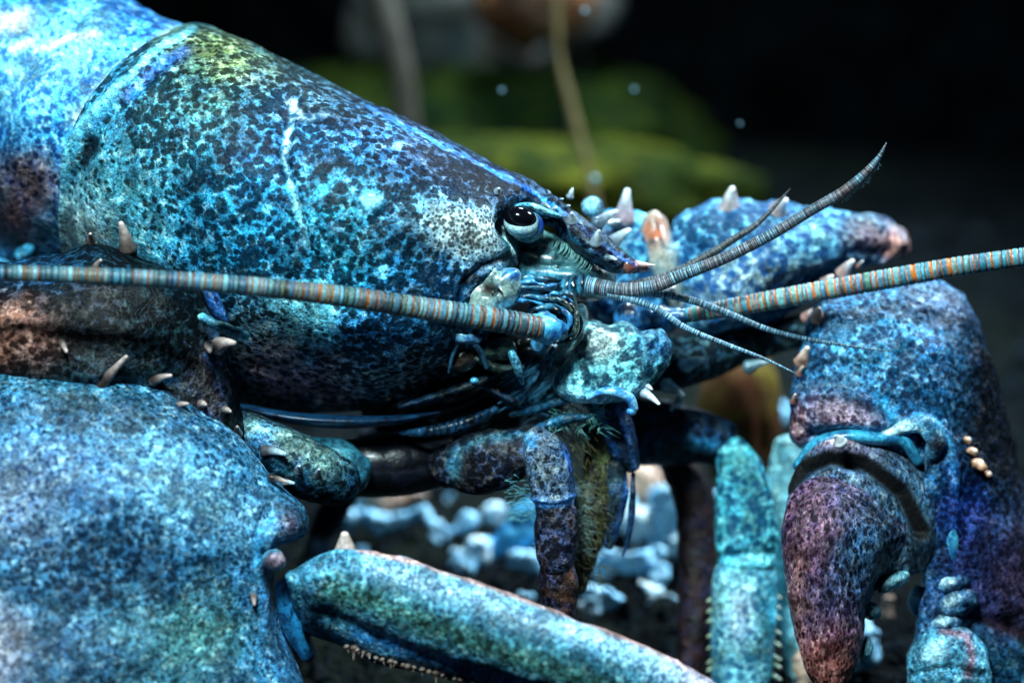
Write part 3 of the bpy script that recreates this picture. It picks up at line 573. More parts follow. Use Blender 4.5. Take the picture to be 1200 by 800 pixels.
mp.grid(P, paint(P, look('2c6a98', '071018', [.4, .4, .4, .35]), [('L', [(498 + k * 9, 512 - k * 2.6), (504 + k * 9, 496 - k * 2.4)], 2.4, look('05080c', '020406', [0, 0, 0, .4]), .9) for k in range(9)], jit=1))
piece('mouth_palp', mp, M_FLESH)
tu = Part(); hp = []
for k in range(150):
    x, y = 596 + random.random() * 56, 432 + random.random() * 44; d = -75 - random.random() * 12; a = math.radians(random.uniform(-60, -20)); L = random.uniform(14, 26)
    hp.append([(x - L * .5, y + L * .3, d + 6), (x, y, d), (x + L * .6 * math.cos(a), y + L * .6 * math.sin(a), d - 5)])
hairs(tu, hp, look('3c7898', '304858', [0, 0, 0, .5]), .9, n=4)
piece('mouth_setae', tu, M_HAIR)

# ---- third maxillipeds: the small dark legs hanging from the mouth
mx = Part()
MXC = look('3c3a3e', '08090c', [.62, .4, .4, .4])
P, C = tube([(528, 546, -60, 26, 22), (548, 545, -72, 36, 26), (580, 540, -84, 35, 26), (615, 532, -94, 25, 24), (640, 530, -100, 18, 20)], 90, 60); P = sculpt(P, C, [('L', [(545, 512), (600, 504), (640, 518)], 4, 3)], bump=[(18, 2, 3)])
mx.grid(P, paint(P, MXC, [('L', [(532, 530), (560, 516), (610, 508), (650, 514)], 6, look('3a6c7c', '143040', [.4, .3, .2, .35]), .8), (530, 545, 9, 18, 0, look('3a7890', '143040', [.1, .2, .2, .35]), .8), (625, 524, 14, 14, 0, look('3a80d0', '102a60', [.1, .2, .2, .25]), .85)], jit=3))
piece('mouth_leg', mx, M_SHELL)
def seg_leg(name, segs, mat, parent=LOB, hair=None, label=None):
    """first segment is the part, later ones sub-parts"""
    root = None
    for st, lk, z, ft in segs:
        p = Part(); P, C = tube(st, 90, 56, caps=.55); P = sculpt(P, C, ft, bump=[(22, 1.8, 5), (8, .5, 2)]); p.grid(P, paint(P, lk, z, jit=5, js=14))
        if root is None:
            root = piece(name, p, mat, parent, label)
        else: piece('segment', p, mat, root)
        last = P
    return root
ML = seg_leg('mouth_leg', [
 ([(628, 512, -104, 16, 18), (636, 526, -112, 25, 24), (644, 550, -116, 27, 26), (648, 575, -116, 26, 24), (650, 588, -114, 24, 22)], look('5c6a7c', '08090e', [.4, .5, .4, .4]), [('L', [(664, 520), (674, 560), (676, 590)], 6, look('2a58b0', '0a1c44', [.3, .2, .2, .3]), .9), ('L', [(624, 588), (650, 592), (676, 584)], 4, look('3a7cc8', '0a1c44', [0, 0, .2, .3]), .9), (618, 516, 12, 8, 0, look('4aa0dc', '143040', [.0, 0, .2, .3]), .8)], [('L', [(622, 584), (650, 588), (676, 580)], 3, 3)]),
 ([(650, 588, -110, 22, 20), (651, 605, -112, 25, 22), (652, 630, -112, 25, 22), (652, 655, -110, 22, 20), (652, 666, -108, 18, 18)], look('3c3640', '08080c', [.55, .5, .4, .45]), [], []),
 ([(653, 662, -104, 19, 18), (654, 680, -104, 22, 20), (656, 705, -102, 20, 18), (658, 740, -98, 12, 12), (660, 765, -96, 4, 4)], look('38241c', '0a0808', [.4, .5, .3, .5]), [], [])], M_SHELL)
M2 = seg_leg('mouth_leg', [
 ([(690, 462, -40, 14, 16), (705, 470, -46, 20, 18), (722, 500, -50, 20, 18), (734, 530, -52, 15, 15), (742, 548, -50, 9, 9)], look('222c3c', '04060a', [.4, .4, .4, .35]), [('L', [(698, 475), (712, 510), (722, 535)], 5, look('3a78c4', '102a5c', [.2, .2, .2, .3]), .9), ('L', [(725, 480), (738, 520), (745, 550)], 3, look('3a78c4', '102a5c', [0, 0, 0, .3]), .8), ('L', [(680, 466), (705, 456), (735, 470)], 4, look('4aa0dc', '143060', [0, 0, 0, .25]), .9)], []),
 ([(722, 545, -46, 13, 12), (724, 575, -48, 12, 12), (720, 610, -48, 9, 9), (714, 640, -46, 5, 5)], look('2a3a44', '06080c', [.4, .5, .4, .4]), [('L', [(736, 560), (730, 600), (722, 630)], 4, look('2c60a8', '0a1c44', [0, .2, .2, .3]), .9)], []),
 ([(700, 500, -30, 18, 14), (704, 540, -30, 19, 14), (700, 580, -28, 20, 12), (690, 630, -26, 18, 10), (676, 690, -24, 10, 8)], look('3c3c1c', '0c0c08', [.4, .5, .2, .5]), [(712, 535, 12, 16, 0, look('7a9a5a', '2c4020', [.1, .3, 0, .4]), .8)], [])], M_SHELL)
# brushes of setae between the mouth legs
def brush(name, parent, n, box, ang, L, lk, d, r=.8):
    p = Part(); hp = []
    for k in range(n):
        x = random.uniform(box[0], box[2]); y = random.uniform(box[1], box[3]); a = math.radians(random.uniform(*ang)) + random.gauss(0, .2); l = random.uniform(*L) * random.uniform(.35, .8); dd = d + random.uniform(-16, 16)
        hp.append([(x, y, dd), (x + .5 * l * math.cos(a), y + .5 * l * math.sin(a), dd - 2), (x + l * math.cos(a + random.uniform(-.1, .25)), y + l * math.sin(a + .12), dd)])
    hairs(p, hp, lk, r, n=4); piece(name, p, M_HAIR, parent)
brush('setae', ML, 260, (664, 478, 712, 690), (0, 100), (14, 34), look('4a4420', '000000', [0, 0, 0, .5]), -62, .6)
brush('setae', ML, 220, (590, 540, 628, 612), (150, 200), (-26, -12), look('6aa8b8', '000000', [0, 0, 0, .5]), -92, .4)
brush('setae', M2, 260, (664, 565, 690, 650), (-30, 60), (8, 26), look('6a8078', '000000', [0, 0, 0, .5]), -72, .4)
brush('setae', ML, 60, (640, 470, 690, 530), (20, 90), (14, 28), look('4a5038', '000000', [0, 0, 0, .5]), -72, .8)

mo = Part()
for (pts, lk) in [([(560, 448, -70, 3, 8), (600, 470, -84, 5, 10), (640, 486, -88, 5, 9), (668, 500, -84, 2, 6)], look('1c3c50', '05080c', [.3, .3, .4, .35])), ([(600, 486, -80, 3, 8), (640, 474, -96, 6, 10), (676, 462, -100, 5, 8), (694, 452, -96, 2, 5)], look('3c7c98', '0c1c28', [.3, .3, .4, .35])),
   ([(632, 500, -92, 4, 8), (660, 492, -98, 6, 9), (690, 488, -98, 3, 6)], look('2c6484', '0c1c28', [.3, .3, .4, .35])), ([(648, 408, -140, 3, 5), (640, 430, -130, 5, 7), (628, 452, -118, 4, 6), (612, 466, -104, 2, 4)], look('2c5c74', '080c10', [.3, .3, .4, .35])),
   ([(600, 414, -128, 4, 6), (606, 430, -122, 6, 7), (612, 448, -112, 2.5, 4)], look('6cb0cc', '1c4a64', [.2, .3, .3, .3])), ([(560, 420, -112, 5, 7), (585, 432, -110, 6, 8), (612, 430, -106, 3, 5)], look('2a3a34', '0a0e0c', [.4, .3, .2, .4])), ([(470, 476, -74, 3, 10), (520, 462, -84, 6, 12), (570, 444, -90, 5, 10), (600, 430, -92, 2, 6)], look('14242c', '05080a', [.4, .3, .3, .4])),
   ([(660, 560, -40, 6, 6), (672, 600, -44, 8, 8), (670, 650, -40, 6, 6), (664, 690, -36, 3, 3)], look('2c2c18', '0a0a08', [.5, .3, .1, .5])), ([(742, 556, -46, 3, 3), (741, 590, -50, 3.5, 3.5), (736, 630, -48, 3, 3), (730, 650, -46, 1.5, 1.5)], look('18304c', '060c18', [.4, .3, .3, .3]))]:
    P, C = tube(pts, 40, 16); P = sculpt(P, C, [], bump=[(12, 1.4, 4)], front=False); mo.grid(P, paint(P, lk, jit=3))
hp = []
for k in range(120):
    x = random.uniform(640, 712); y = random.uniform(462, 505); a = random.uniform(-2.8, -.2); l = random.uniform(8, 20); hp.append([(x, y, -98), (x + .5 * l * math.cos(a), y - .3 * l * math.sin(a), -102), (x + l * math.cos(a + .3), y - .8 * l * math.sin(a), -100)])
hairs(mo, hp, look('5c9c98', '000000', [0, 0, 0, .5]), .5, n=4)
piece('mouth_palp', mo, M_SHELL)

# ---- near cheliped: dark arm across the lower left, with the big claw below it
ar = Part()
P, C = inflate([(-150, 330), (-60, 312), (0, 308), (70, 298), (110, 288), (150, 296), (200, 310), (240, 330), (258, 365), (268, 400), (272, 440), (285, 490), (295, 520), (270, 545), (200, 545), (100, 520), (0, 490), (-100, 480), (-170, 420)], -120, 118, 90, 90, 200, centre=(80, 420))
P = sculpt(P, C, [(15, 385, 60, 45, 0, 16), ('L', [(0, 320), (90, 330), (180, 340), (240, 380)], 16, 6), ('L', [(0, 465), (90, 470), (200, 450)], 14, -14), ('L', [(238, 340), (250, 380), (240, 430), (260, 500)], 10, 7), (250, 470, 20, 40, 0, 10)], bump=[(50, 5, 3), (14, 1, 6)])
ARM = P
ar.grid(P, paint(P, look('142c34', '020304', [.74, .4, .1, .5]), [(14, 385, 58, 46, 0, look('94604c', '1c0e0c', [.4, .5, .1, .45]), .95), (110, 355, 50, 40, 20, look('2a1e1c', '060505', [.5, .4, .2, .45]), .7), (50, 318, 80, 22, 0, look('1e5a84', '050c14', [.6, .3, .6, .4]), .8),  # arm colours darkened: shade over the arm is put into them
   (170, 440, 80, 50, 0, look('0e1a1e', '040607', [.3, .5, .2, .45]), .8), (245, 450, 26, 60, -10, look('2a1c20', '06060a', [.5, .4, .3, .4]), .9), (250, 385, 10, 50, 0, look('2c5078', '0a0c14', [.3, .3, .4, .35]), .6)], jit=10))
TH = look('2e2422', '241410', [.2, .3, .1, .4]); PT = look('c0a8a0', '806058', [0, .1, .1, .3])
for (x, y, tx, ty, r) in [(118, 452, 148, 418, 9), (180, 446, 200, 440, 8), (205, 476, 220, 473, 7), (70, 398, 78, 412, 7), (112, 316, 118, 305, 8), (106, 282, 106, 274, 7), (150, 290, 142, 262, 12), (254, 405, 274, 402, 13), (244, 405, 246, 412, 9), (262, 480, 270, 482, 7), (235, 474, 241, 474, 8), (278, 508, 278, 500, 7)]:
    cara_sp(x, y, tx, ty, r, -16, TH, PT, P0=ARM, part=ar, sink=6, blunt=.45)
P, C = tube([(238, 372, -215, 5, 8), (252, 380, -225, 6, 8), (268, 386, -225, 7, 8), (286, 393, -215, 6, 7)], 30, 20); P = sculpt(P, C, [], bump=[(7, 1.5, 3)], front=False); ar.grid(P, paint(P, look('5a98a8', '1c3c50', [.1, .3, .3, .3]), jit=3))
P, C = inflate([(236, 330), (246, 334), (264, 362), (268, 378), (256, 376), (242, 356)], -180, 14, 14, 24, 40); ar.grid(P, paint(P, look('26508a', '081428', [.3, .3, .3, .3]), jit=3))
NARM = piece('claw_arm', ar, M_SHELL, label='dark brown near claw arm, darkened as if shaded, with pale thorns')
# inner joints of the near arm reaching right
jo = Part()
P, C = tube([(285, 505, -120, 26, 28), (310, 520, -128, 31, 32), (345, 542, -128, 35, 34), (375, 556, -122, 34, 32), (392, 562, -116, 30, 28)], 80, 64); P = sculpt(P, C, [('L', [(300, 500), (345, 515), (388, 540)], 5, 4)], bump=[(20, 1.6, 2)])
jo.grid(P, paint(P, look('22485a', '04080c', [.55, .4, .4, .35]), [('L', [(300, 502), (345, 518), (386, 545)], 14, look('8ab0a8', '1a3440', [.32, .5, .2, .35]), .95), (310, 515, 16, 18, 0, look('3a88d0', '0c2444', [.1, .3, .2, .3]), .6)], jit=4)); JP = P
for a in [(312, 528, 334, 532, 9), (350, 550, 351, 546, 7), (372, 556, 374, 550, 6), (330, 566, 344, 566, 7)]: cara_sp(*a, -14, TH, look('b8d4e4', '80a0b0', [0, 0, 0, .3]), P0=JP, part=jo, sink=4, blunt=.5)
J = piece('segment', jo, M_SHELL, NARM, 'pale topped blue joint of the near arm')
jo = Part(); P, C = tube([(365, 535, -80, 24, 26), (395, 545, -88, 30, 30), (415, 555, -88, 26, 28)], 60, 48, caps=.8); P = sculpt(P, C, [], bump=[(22, 1.6, 2)]); jo.grid(P, paint(P, look('3a7c94', '183a4a', [.0, .2, .3, .4]), [(395, 545, 22, 26, 20, look('5aa0ac', '2a6070', [0, .2, .1, .4]), .8)], jit=3)); piece('segment', jo, M_FLESH, NARM, 'smooth teal joint of the near arm')
jo = Part(); P, C = tube([(410, 548, -40, 34, 36), (470, 545, -30, 36, 38), (540, 530, 0, 34, 36)], 60, 40); P = sculpt(P, C, [], bump=[(22, 1.6, 2)]); jo.grid(P, paint(P, look('141420', '06060a', [.2, .2, .3, .45]), jit=3)); piece('segment', jo, M_FLESH, NARM, 'dark joint below the head')

cw = Part()
PALM_O = [(-260, 520), (-160, 450), (-60, 430), (0, 429), (60, 431), (130, 440), (190, 458), (240, 482), (285, 517), (318, 553), (344, 592), (354, 615), (346, 634), (326, 640), (322, 655), (322, 690), (334, 735), (352, 780), (372, 830), (390, 900), (340, 1000), (200, 1080), (0, 1100), (-160, 1040), (-270, 900), (-310, 700)]
P, C = inflate(PALM_O, -190, 130, 120, 150, 300, centre=(70, 720))
P = sculpt(P, C, [(120, 560, 130, 60, 20, 14), (200, 700, 80, 120, 10, -7), (335, 610, 22, 26, 0, 12), ('L', [(320, 655), (300, 642), (300, 625), (318, 600)], 6, -7), (318, 655, 16, 14, 0, 14), ('L', [(322, 640), (345, 632)], 6, -8), ('L', [(300, 660), (310, 730), (345, 800)], 8, 5), (80, 770, 70, 40, 0, 7)], bump=[(70, 5, 1), (24, 1.6, 6), (9, .5, 9)])
PALM = P
A = paint(P, look('3a88b4', '082238', [.44, .45, .5, .42]), [
    (200, 570, 110, 45, 30, look('8cc0d8', '184a78', [.28, .5, .6, .38]), .85), (60, 560, 100, 60, 0, look('5a8cb8', '14305c', [.35, .5, .9, .4]), .8), (20, 590, 60, 60, 0, look('9aa0b4', '28385c', [.3, .4, .8, .4]), .6),  # first pale zone puts a highlight band into the palm colour
    (130, 665, 130, 60, 10, look('2e6c94', '06182a', [.56, .45, .6, .42]), .85), (170, 760, 110, 60, -10, look('4c8e94', '10303a', [.36, .6, .3, .45]), .8), (240, 740, 50, 50, 0, look('5c9484', '1c3c34', [.3, .6, .2, .45]), .6), (60, 770, 110, 50, 0, look('5478a0', '18304c', [.3, .4, .6, .42]), .7),
    (0, 760, 40, 60, 0, look('b0a4b0', '485068', [.2, .4, .2, .4]), .7), (60, 448, 120, 20, 4, look('2f88a8', '041420', [.62, .3, .4, .4]), .9), (140, 480, 130, 26, 12, look('2c4c5c', '0c1c26', [.3, .4, .4, .45]), .8),
    (338, 612, 20, 26, 0, look('7a6078', '20182c', [.3, .5, .2, .4]), .9), ('L', [(322, 600), (305, 628), (300, 650), (304, 680)], 6, look('3ab0ec', '0c5aa0', [0, .1, .2, .3]), .95), (320, 656, 12, 12, 0, look('8a7484', '241c30', [.2, .5, .1, .35]), .95),
    ('L', [(312, 700), (330, 760), (360, 810)], 16, look('2e78ac', '0a2a4c', [.2, .4, .4, .4]), .7)], jit=14, js=30)
A[..., :3] = A[..., :3] * .9 + np.array([.018, .018, .022]); A[..., 8] *= .7; A[..., 6] += .0; A[..., 3:6] *= .9
cw.grid(P, A)
for a in [(297, 700, 298, 708, 6), (318, 560, 338, 565, 6), (30, 690, 26, 700, 3)][:2]: cara_sp(*a, -10, TH, PT, P0=PALM, part=cw, sink=3, blunt=.5)
ball(cw, 322, 656, -262, 14, 13, 16, look('8a7484', '241c30', [.4, .5, .1, .3]), 20, [('L', [(308, 650), (314, 642), (326, 642)], 4, look('5ac8f0', '2090d0', [0, 0, 0, .25]), .9)], bump=[(10, 1.4, 3)])
CLAW = piece('claw_palm', cw, M_CLAW, NARM, 'huge near claw palm, pale blue and finely speckled')
# its movable finger: joined to the arm chain, as a sub-part
fg = Part()
FO = [(338, 655), (360, 650), (385, 645), (410, 640), (440, 646), (500, 662), (560, 683), (630, 708), (700, 734), (770, 763), (830, 792), (900, 850), (940, 920), (880, 915), (800, 890), (700, 858), (620, 832), (560, 812), (500, 795), (440, 780), (400, 762), (360, 735), (340, 700)]
def ribbon_chord(top, bot, d, r, n, nv, shear=0, bulge=0):
    t = spline(top, 14); b = spline(bot, 14); st = [(*t[i], *b[i], *(np.interp(i / 13, [0, .5, 1], q) for q in (d, r, r)), 0) for i in range(14)]
    return chord(st, n, nv, shear)
P, C = ribbon_chord([(334, 668), (345, 656), (372, 650), (410, 641), (440, 646), (500, 662), (560, 683), (630, 708), (700, 734), (770, 763), (830, 794), (890, 845), (940, 925)],
                    [(336, 690), (346, 730), (372, 748), (410, 762), (440, 775), (500, 790), (560, 806), (620, 828), (700, 856), (760, 876), (820, 895), (870, 915), (938, 935)], (-230, -265, -250), (38, 60, 24), 260, 140, .35)
P = sculpt(P, C, [('L', [(380, 720), (450, 752), (560, 790), (650, 820)], 9, -6), ('L', [(345, 655), (352, 690), (348, 730)], 6, -6), (405, 650, 22, 12, 0, 4)], bump=[(40, 2.5, 3), (12, .8, 4)])
FING = P
fg.grid(P, paint(P, look('62a8c8', '103450', [.26, .6, .5, .4]), [  # pale top and dark lower edge: light from above put into the colour
    ('L', [(390, 690), (460, 715), (560, 755), (680, 795), (760, 830)], 22, look('5c9484', '1c2c14', [.58, .6, .3, .45]), .85), ('L', [(440, 665), (560, 702), (700, 752), (820, 800)], 14, look('a0c4dc', '24507c', [.15, .7, .2, .38]), .9),
    ('L', [(420, 742), (520, 776), (640, 812)], 12, look('2a7ac0', '0a2850', [.3, .4, .5, .4]), .85), ('L', [(420, 643), (500, 661), (630, 706), (770, 762), (835, 795)], 4.5, look('b07c6c', '6a4038', [.05, .4, 0, .35]), .9),
    (365, 720, 36, 40, 30, look('16323c', '05080c', [.5, .4, .3, .42]), .9), ('L', [(350, 735), (430, 772), (560, 806), (700, 850)], 12, look('14222a', '06080c', [.3, .4, .2, .42]), .9), (840, 800, 60, 50, 40, look('b4a0b4', '484058', [.1, .6, .1, .4]), .7)], jit=9, js=20))
spine(fg, 405, 652, -238, 404, 627, -250, 19, look('8a5c58', '30181c', [.2, .4, .1, .4]), look('e4c8bc', 'b08c80', [0, .1, .1, .3]), blunt=.42)
for k in range(38):
    x = 405 + k * 7.5 + random.uniform(-3, 3); y = np.interp(x, [410, 440, 500, 560, 620, 700], [762, 775, 790, 806, 828, 856]) - 4; L = random.choice([3, 4, 4, 5, 6, 7, 12]); spine(fg, x, y, -255 + random.uniform(-8, 4), x + random.uniform(-2, 3), y + L, -258, 1.8 + L * .3, look('3a2018', '201008', [0, .2, 0, .4]), look('a08c80', '8090a0', [0, 0, 0, .3]), blunt=.15, n=8)
piece('movable_finger', fg, M_CLAW, NARM, 'long speckled near claw finger with an orange-brown crest')
ml = Part(); P, C = tube([(336, 690, -225, 14, 14), (345, 730, -215, 16, 18), (360, 765, -205, 10, 14)], 40, 30); ml.grid(P, paint(P, look('2c88c0', '0c2c50', [0, .1, .3, .3]), jit=3)); piece('joint_membrane', ml, M_FLESH, NARM)

# ---- far cheliped: knobbly blue arm behind the rostrum and the hanging purple claw
fa = Part()
P, C = inflate([(690, 262), (712, 248), (745, 246), (772, 262), (782, 300), (800, 340), (790, 385), (740, 395), (700, 370), (690, 320)], 60, 60, 60, 60, 110); P = sculpt(P, C, [], bump=[(26, 6, 3), (10, 1.5, 8)])
fa.grid(P, paint(P, look('5cb0d4', '0c4074', [.6, .1, .5, .4]), [(730, 360, 40, 30, 0, look('2c60b8', '08184a', [.5, .2, .5, .4]), .7), (745, 250, 40, 12, 10, look('6cc0d4', '2a80a0', [.3, 0, .3, .4]), .7)], jit=8)); F1 = P
spine(fa, 731, 256, 20, 735, 224, 10, 14, look('8a6a78', '3a2c40', [.1, .2, .2, .35]), look('d4e0ea', '90b8d8', [0, 0, 0, .3]), blunt=.4); spine(fa, 722, 262, 10, 708, 262, -10, 8)
FARM = piece('claw_arm', fa, M_FAR, label='knobbly bright blue far arm behind the snout')
fb = Part()
P, C = inflate([(784, 300), (790, 262), (818, 244), (850, 235), (885, 238), (930, 244), (980, 248), (1020, 250), (1050, 262), (1066, 278), (1066, 296), (1050, 306), (1025, 310), (990, 318), (950, 345), (900, 375), (850, 392), (805, 385), (786, 350)], 70, 85, 80, 90, 200, centre=(880, 305), tilt=(.15, 0))
P = sculpt(P, C, [('L', [(960, 330), (1000, 300), (1040, 296)], 10, -10), (830, 262, 26, 16, 0, 5), ('L', [(1020, 262), (1055, 285)], 8, 5)], bump=[(36, 5, 4), (13, 3.6, 8)])
fb.grid(P, paint(P, look('6cb4d8', '0a3c70', [.62, .12, .5, .42]), [(840, 265, 60, 28, -8, look('3c94bc', '062c48', [.66, .2, .4, .42]), .8), (870, 330, 70, 34, -16, look('c4dce8', '1a5ca0', [.56, .05, .3, .4]), .9), (960, 280, 50, 24, 0, look('7cc0e0', '0c3874', [.58, .1, .4, .4]), .7), (930, 335, 60, 20, -25, look('1a3c60', '04081c', [.6, .2, .3, .4]), .8),
     (1010, 275, 32, 34, 0, look('5c4450', '140c14', [.5, .3, .1, .45]), .95), (1050, 285, 26, 26, 0, look('b0705c', '4a241c', [.2, .4, 0, .45]), .95)], jit=9)); F2 = P
for (x, y, tx, ty, r, dd) in [(855, 244, 858, 222, 15, 20), (912, 246, 921, 235, 12, 10), (780, 340, 790, 336, 8, -10)]: spine(fb, x, y, dd + 20, tx, ty, dd, r, look('8a6a68', '3a2c30', [.1, .2, .2, .35]), look('e8e4e4', '90a8c8', [0, 0, 0, .3]), blunt=.45)
for (x, y, tx, ty, r) in [(988, 320, 999, 306, 10), (1006, 312, 1011, 306, 4), (968, 332, 975, 324, 9), (905, 356, 925, 352, 7), (945, 372, 958, 362, 8)]: spine(fb, x, y, 5, tx, ty, -10, r, look('9a6a60', '3a2020', [.1, .2, .2, .35]), look('f0e4e0', 'c0a8a0', [0, 0, 0, .3]), blunt=.5)
FB = piece('segment', fb, M_FAR, FARM, 'spiny blue far arm joint with rusty end')
jt = Part(); P, C = tube([(766, 262, 30, 15, 20), (772, 290, 20, 19, 22), (784, 325, 20, 17, 20), (796, 355, 30, 12, 14)], 50, 36); P = sculpt(P, C, [], bump=[(14, 2, 3)]); jt.grid(P, paint(P, look('a8a89c', '6a8890', [0, .1, .2, .4]), [(768, 272, 18, 22, 0, look('a8542c', '5a2c18', [0, .1, 0, .4]), .95), (795, 290, 10, 20, 0, look('d8e8ec', '90b8c8', [0, 0, 0, .4]), .7)], jit=4)); piece('joint_membrane', jt, M_FLESH, FARM)
# cyan block of the far arm seen under the head
cb = Part()
P, C = inflate([(650, 450), (660, 430), (672, 405), (682, 382), (694, 376), (715, 381), (730, 377), (752, 388), (776, 386), (786, 400), (784, 425), (770, 446), (745, 462), (700, 468), (664, 464)], -98, 34, 70, 80, 160, pw=.38)
P = sculpt(P, C, [('L', [(656, 455), (690, 468), (740, 458)], 7, 5)], bump=[(30, 3, 4), (12, 1.8, 8)])
cb.grid(P, paint(P, look('84d4e0', '04243c', [.60, .1, .1, .38]), [(705, 400, 28, 24, 0, look('c8ccc4', '3c5864', [.45, .2, 0, .4]), .8), (770, 400, 24, 26, 0, look('1e6ca8', '0a2850', [.4, .1, .4, .35]), .8), ('L', [(654, 455), (690, 470), (745, 460)], 9, look('a4dcf4', '2c90d0', [0, 0, 0, .22]), .9), (660, 440, 10, 26, 10, look('8cd8e8', '3090b8', [.2, 0, 0, .35]), .8)], jit=5))
for a in [(756, 461, 772, 473, 7), (758, 452, 764, 456, 4)]: spine(cb, a[0], a[1], -118, a[2], a[3], -130, a[4], look('a8b8c8', '6a5060', [0, 0, 0, .3]), look('f0f4f8', 'b0c8e0', [0, 0, 0, .25]), blunt=.55)
piece('segment', cb, M_FAR, FARM, 'bright cyan angular arm block under the mouth')
ed = Part(); P, C = tube([(690, 466, -132, 3, 5), (706, 459, -138, 5, 7), (724, 460, -140, 6.5, 8), (738, 467, -138, 6.5, 8), (743, 478, -134, 5, 6)], 40, 24); ed.grid(P, paint(P, look('9ad8f4', '2c7cd0', [0, 0, 0, .2]), jit=2)); ball(ed, 740, 482, -134, 6, 5, 6, look('8cd0f4', '3c8cd8', [0, 0, 0, .2])); piece('joint_membrane', ed, M_FLESH, FARM)

# hanging claw
hc = Part()
HP = [(950, 372), (975, 345), (1020, 332), (1070, 322), (1120, 340), (1150, 385), (1168, 440), (1180, 500), (1200, 570), (1225, 660), (1240, 760), (1235, 860), (1180, 900), (1110, 870), (1072, 800), (1066, 770), (1085, 740), (1104, 715), (1108, 680), (1110, 640), (1095, 580), (1060, 545), (1000, 530), (950, 530), (930, 520), (928, 480), (934, 430)]
P, C = inflate(HP, 0, 88, 80, 130, 260, centre=(1085, 520), tilt=(.25, -.02))
P = sculpt(P, C, [('L', [(950, 470), (985, 460), (1020, 470), (1036, 500)], 5, 6), (985, 490, 40, 16, 10, 9), ('L', [(950, 512), (990, 506), (1040, 512)], 7, -12), ('L', [(1060, 498), (1085, 488), (1108, 510), (1118, 545), (1120, 600)], 6, 8), (1085, 520, 18, 26, 0, -14), ('L', [(1100, 735), (1140, 722), (1190, 735), (1230, 775)], 8, -9), (1110, 420, 50, 60, 0, 6), ('L', [(1110, 790), (1190, 800)], 5, -6)], bump=[(50, 4, 4), (16, 2.4, 8), (8, .8, 3)])
HPAL = P
hc.grid(P, paint(P, look('2f74a4', '081c34', [.52, .25, .6, .42]), [
   (1010, 400, 60, 60, 0, look('3c94c0', '0a2c4c', [.5, .2, .6, .42]), .8), (985, 488, 44, 24, 8, look('b090a4', '3c2030', [.52, .3, .1, .4]), .95), (935, 500, 12, 40, 0, look('9a6058', '301818', [.4, .3, .1, .4]), .8),
   ('L', [(930, 545), (960, 514), (1000, 508), (1050, 512)], 7, look('4cb0dc', '1a6098', [0, 0, .2, .25]), .95), ('L', [(1035, 470), (1050, 495), (1062, 505)], 6, look('3cb0e8', '1060a0', [0, .1, .2, .3]), .9), ('L', [(1058, 498), (1080, 488), (1100, 498), (1116, 530), (1122, 580)], 5, look('4cb8f0', '1868b0', [0, 0, .1, .3]), .95),
   (1092, 515, 14, 12, 0, look('4a242c', '180c10', [.3, .2, 0, .4]), .8), (1088, 540, 12, 20, 0, look('0a0c14', '040408', [0, 0, 0, .5]), .9),
   (1130, 600, 36, 60, 0, look('1c44b4', '060e40', [.5, .2, .6, .4]), .9), (1150, 700, 70, 60, 0, look('4c3c70', '140c24', [.4, .4, .3, .45]), .9), (1190, 470, 75, 150, 0, look('10161e', '04060a', [.55, .5, .2, .5]), 1.2), (1150, 640, 60, 50, 0, look('2c2c60', '0c0818', [.45, .4, .3, .45]), .8), (1200, 680, 40, 100, 0, look('3c2430', '10080c', [.4, .5, .1, .5]), .8), (1100, 360, 50, 24, 0, look('7c8cb0', '2c3450', [.4, .3, .3, .42]), .7),  # outer right edge darkened: its fade into shade is in the colour
   ('L', [(1100, 735), (1140, 724), (1190, 738), (1230, 780)], 9, look('2c1610', '0c0806', [0, .2, 0, .45]), .95), (1110, 760, 34, 24, 0, look('4ca4c8', '183c5c', [.3, .4, .2, .35]), .9), (1170, 780, 50, 30, 0, look('34647c', '0c1c28', [.3, .4, .3, .42]), .8)], jit=9, js=24))
for (x, y, tx, ty, r) in [(940, 424, 946, 408, 11), (958, 372, 960, 362, 10), (937, 437, 941, 430, 6), (930, 470, 932, 462, 5)]: cara_sp(x, y, tx, ty, r, -12, look('8a4434', '30140e', [.1, .2, .1, .35]), look('f4d8c4', 'c08868', [0, .1, 0, .25]), P0=HPAL, part=hc, sink=5, blunt=.55)
for (x, y, rx, ry) in [(1134, 516, 5, 4), (1139, 529, 7, 5), (1147, 544, 10.5, 6.5), (1158, 556, 5, 4)]: ball(hc, x, y, depth_at(HPAL, x, y, -1), rx, ry, 7, look('d8a07c', '80503c', [0, .1, 0, .25]), 25, [(x + 3, y - 2, 4, 3, 0, look('f0dcd0', '80503c', [0, .1, 0, .25]), .8)], mat=-1, nu=20, nv=24, bump=[(6, 1.6, x)])
TO = look('a4c8dc', '4c7c98', [0, .2, .1, .22])
P, C = inflate([(1064, 785), (1066, 762), (1082, 744), (1105, 734), (1130, 736), (1150, 750), (1160, 790), (1150, 840), (1100, 850), (1070, 820)], -70, 36, 40, 50, 90)
P = sculpt(P, C, [('L', [(1070, 790), (1110, 782), (1150, 790)], 4, -6)], bump=[(20, 3, 2)])
hc.grid(P, paint(P, look('5ca0bc', '183c54', [.35, .4, .3, .3]), [('L', [(1105, 738), (1132, 744), (1140, 770), (1135, 790)], 6, look('8a4c5c', '3a1c28', [.2, .3, 0, .35]), .8), (1095, 762, 16, 14, -30, look('b4d8e4', '6098b0', [.1, .2, 0, .3]), .8)], jit=4))
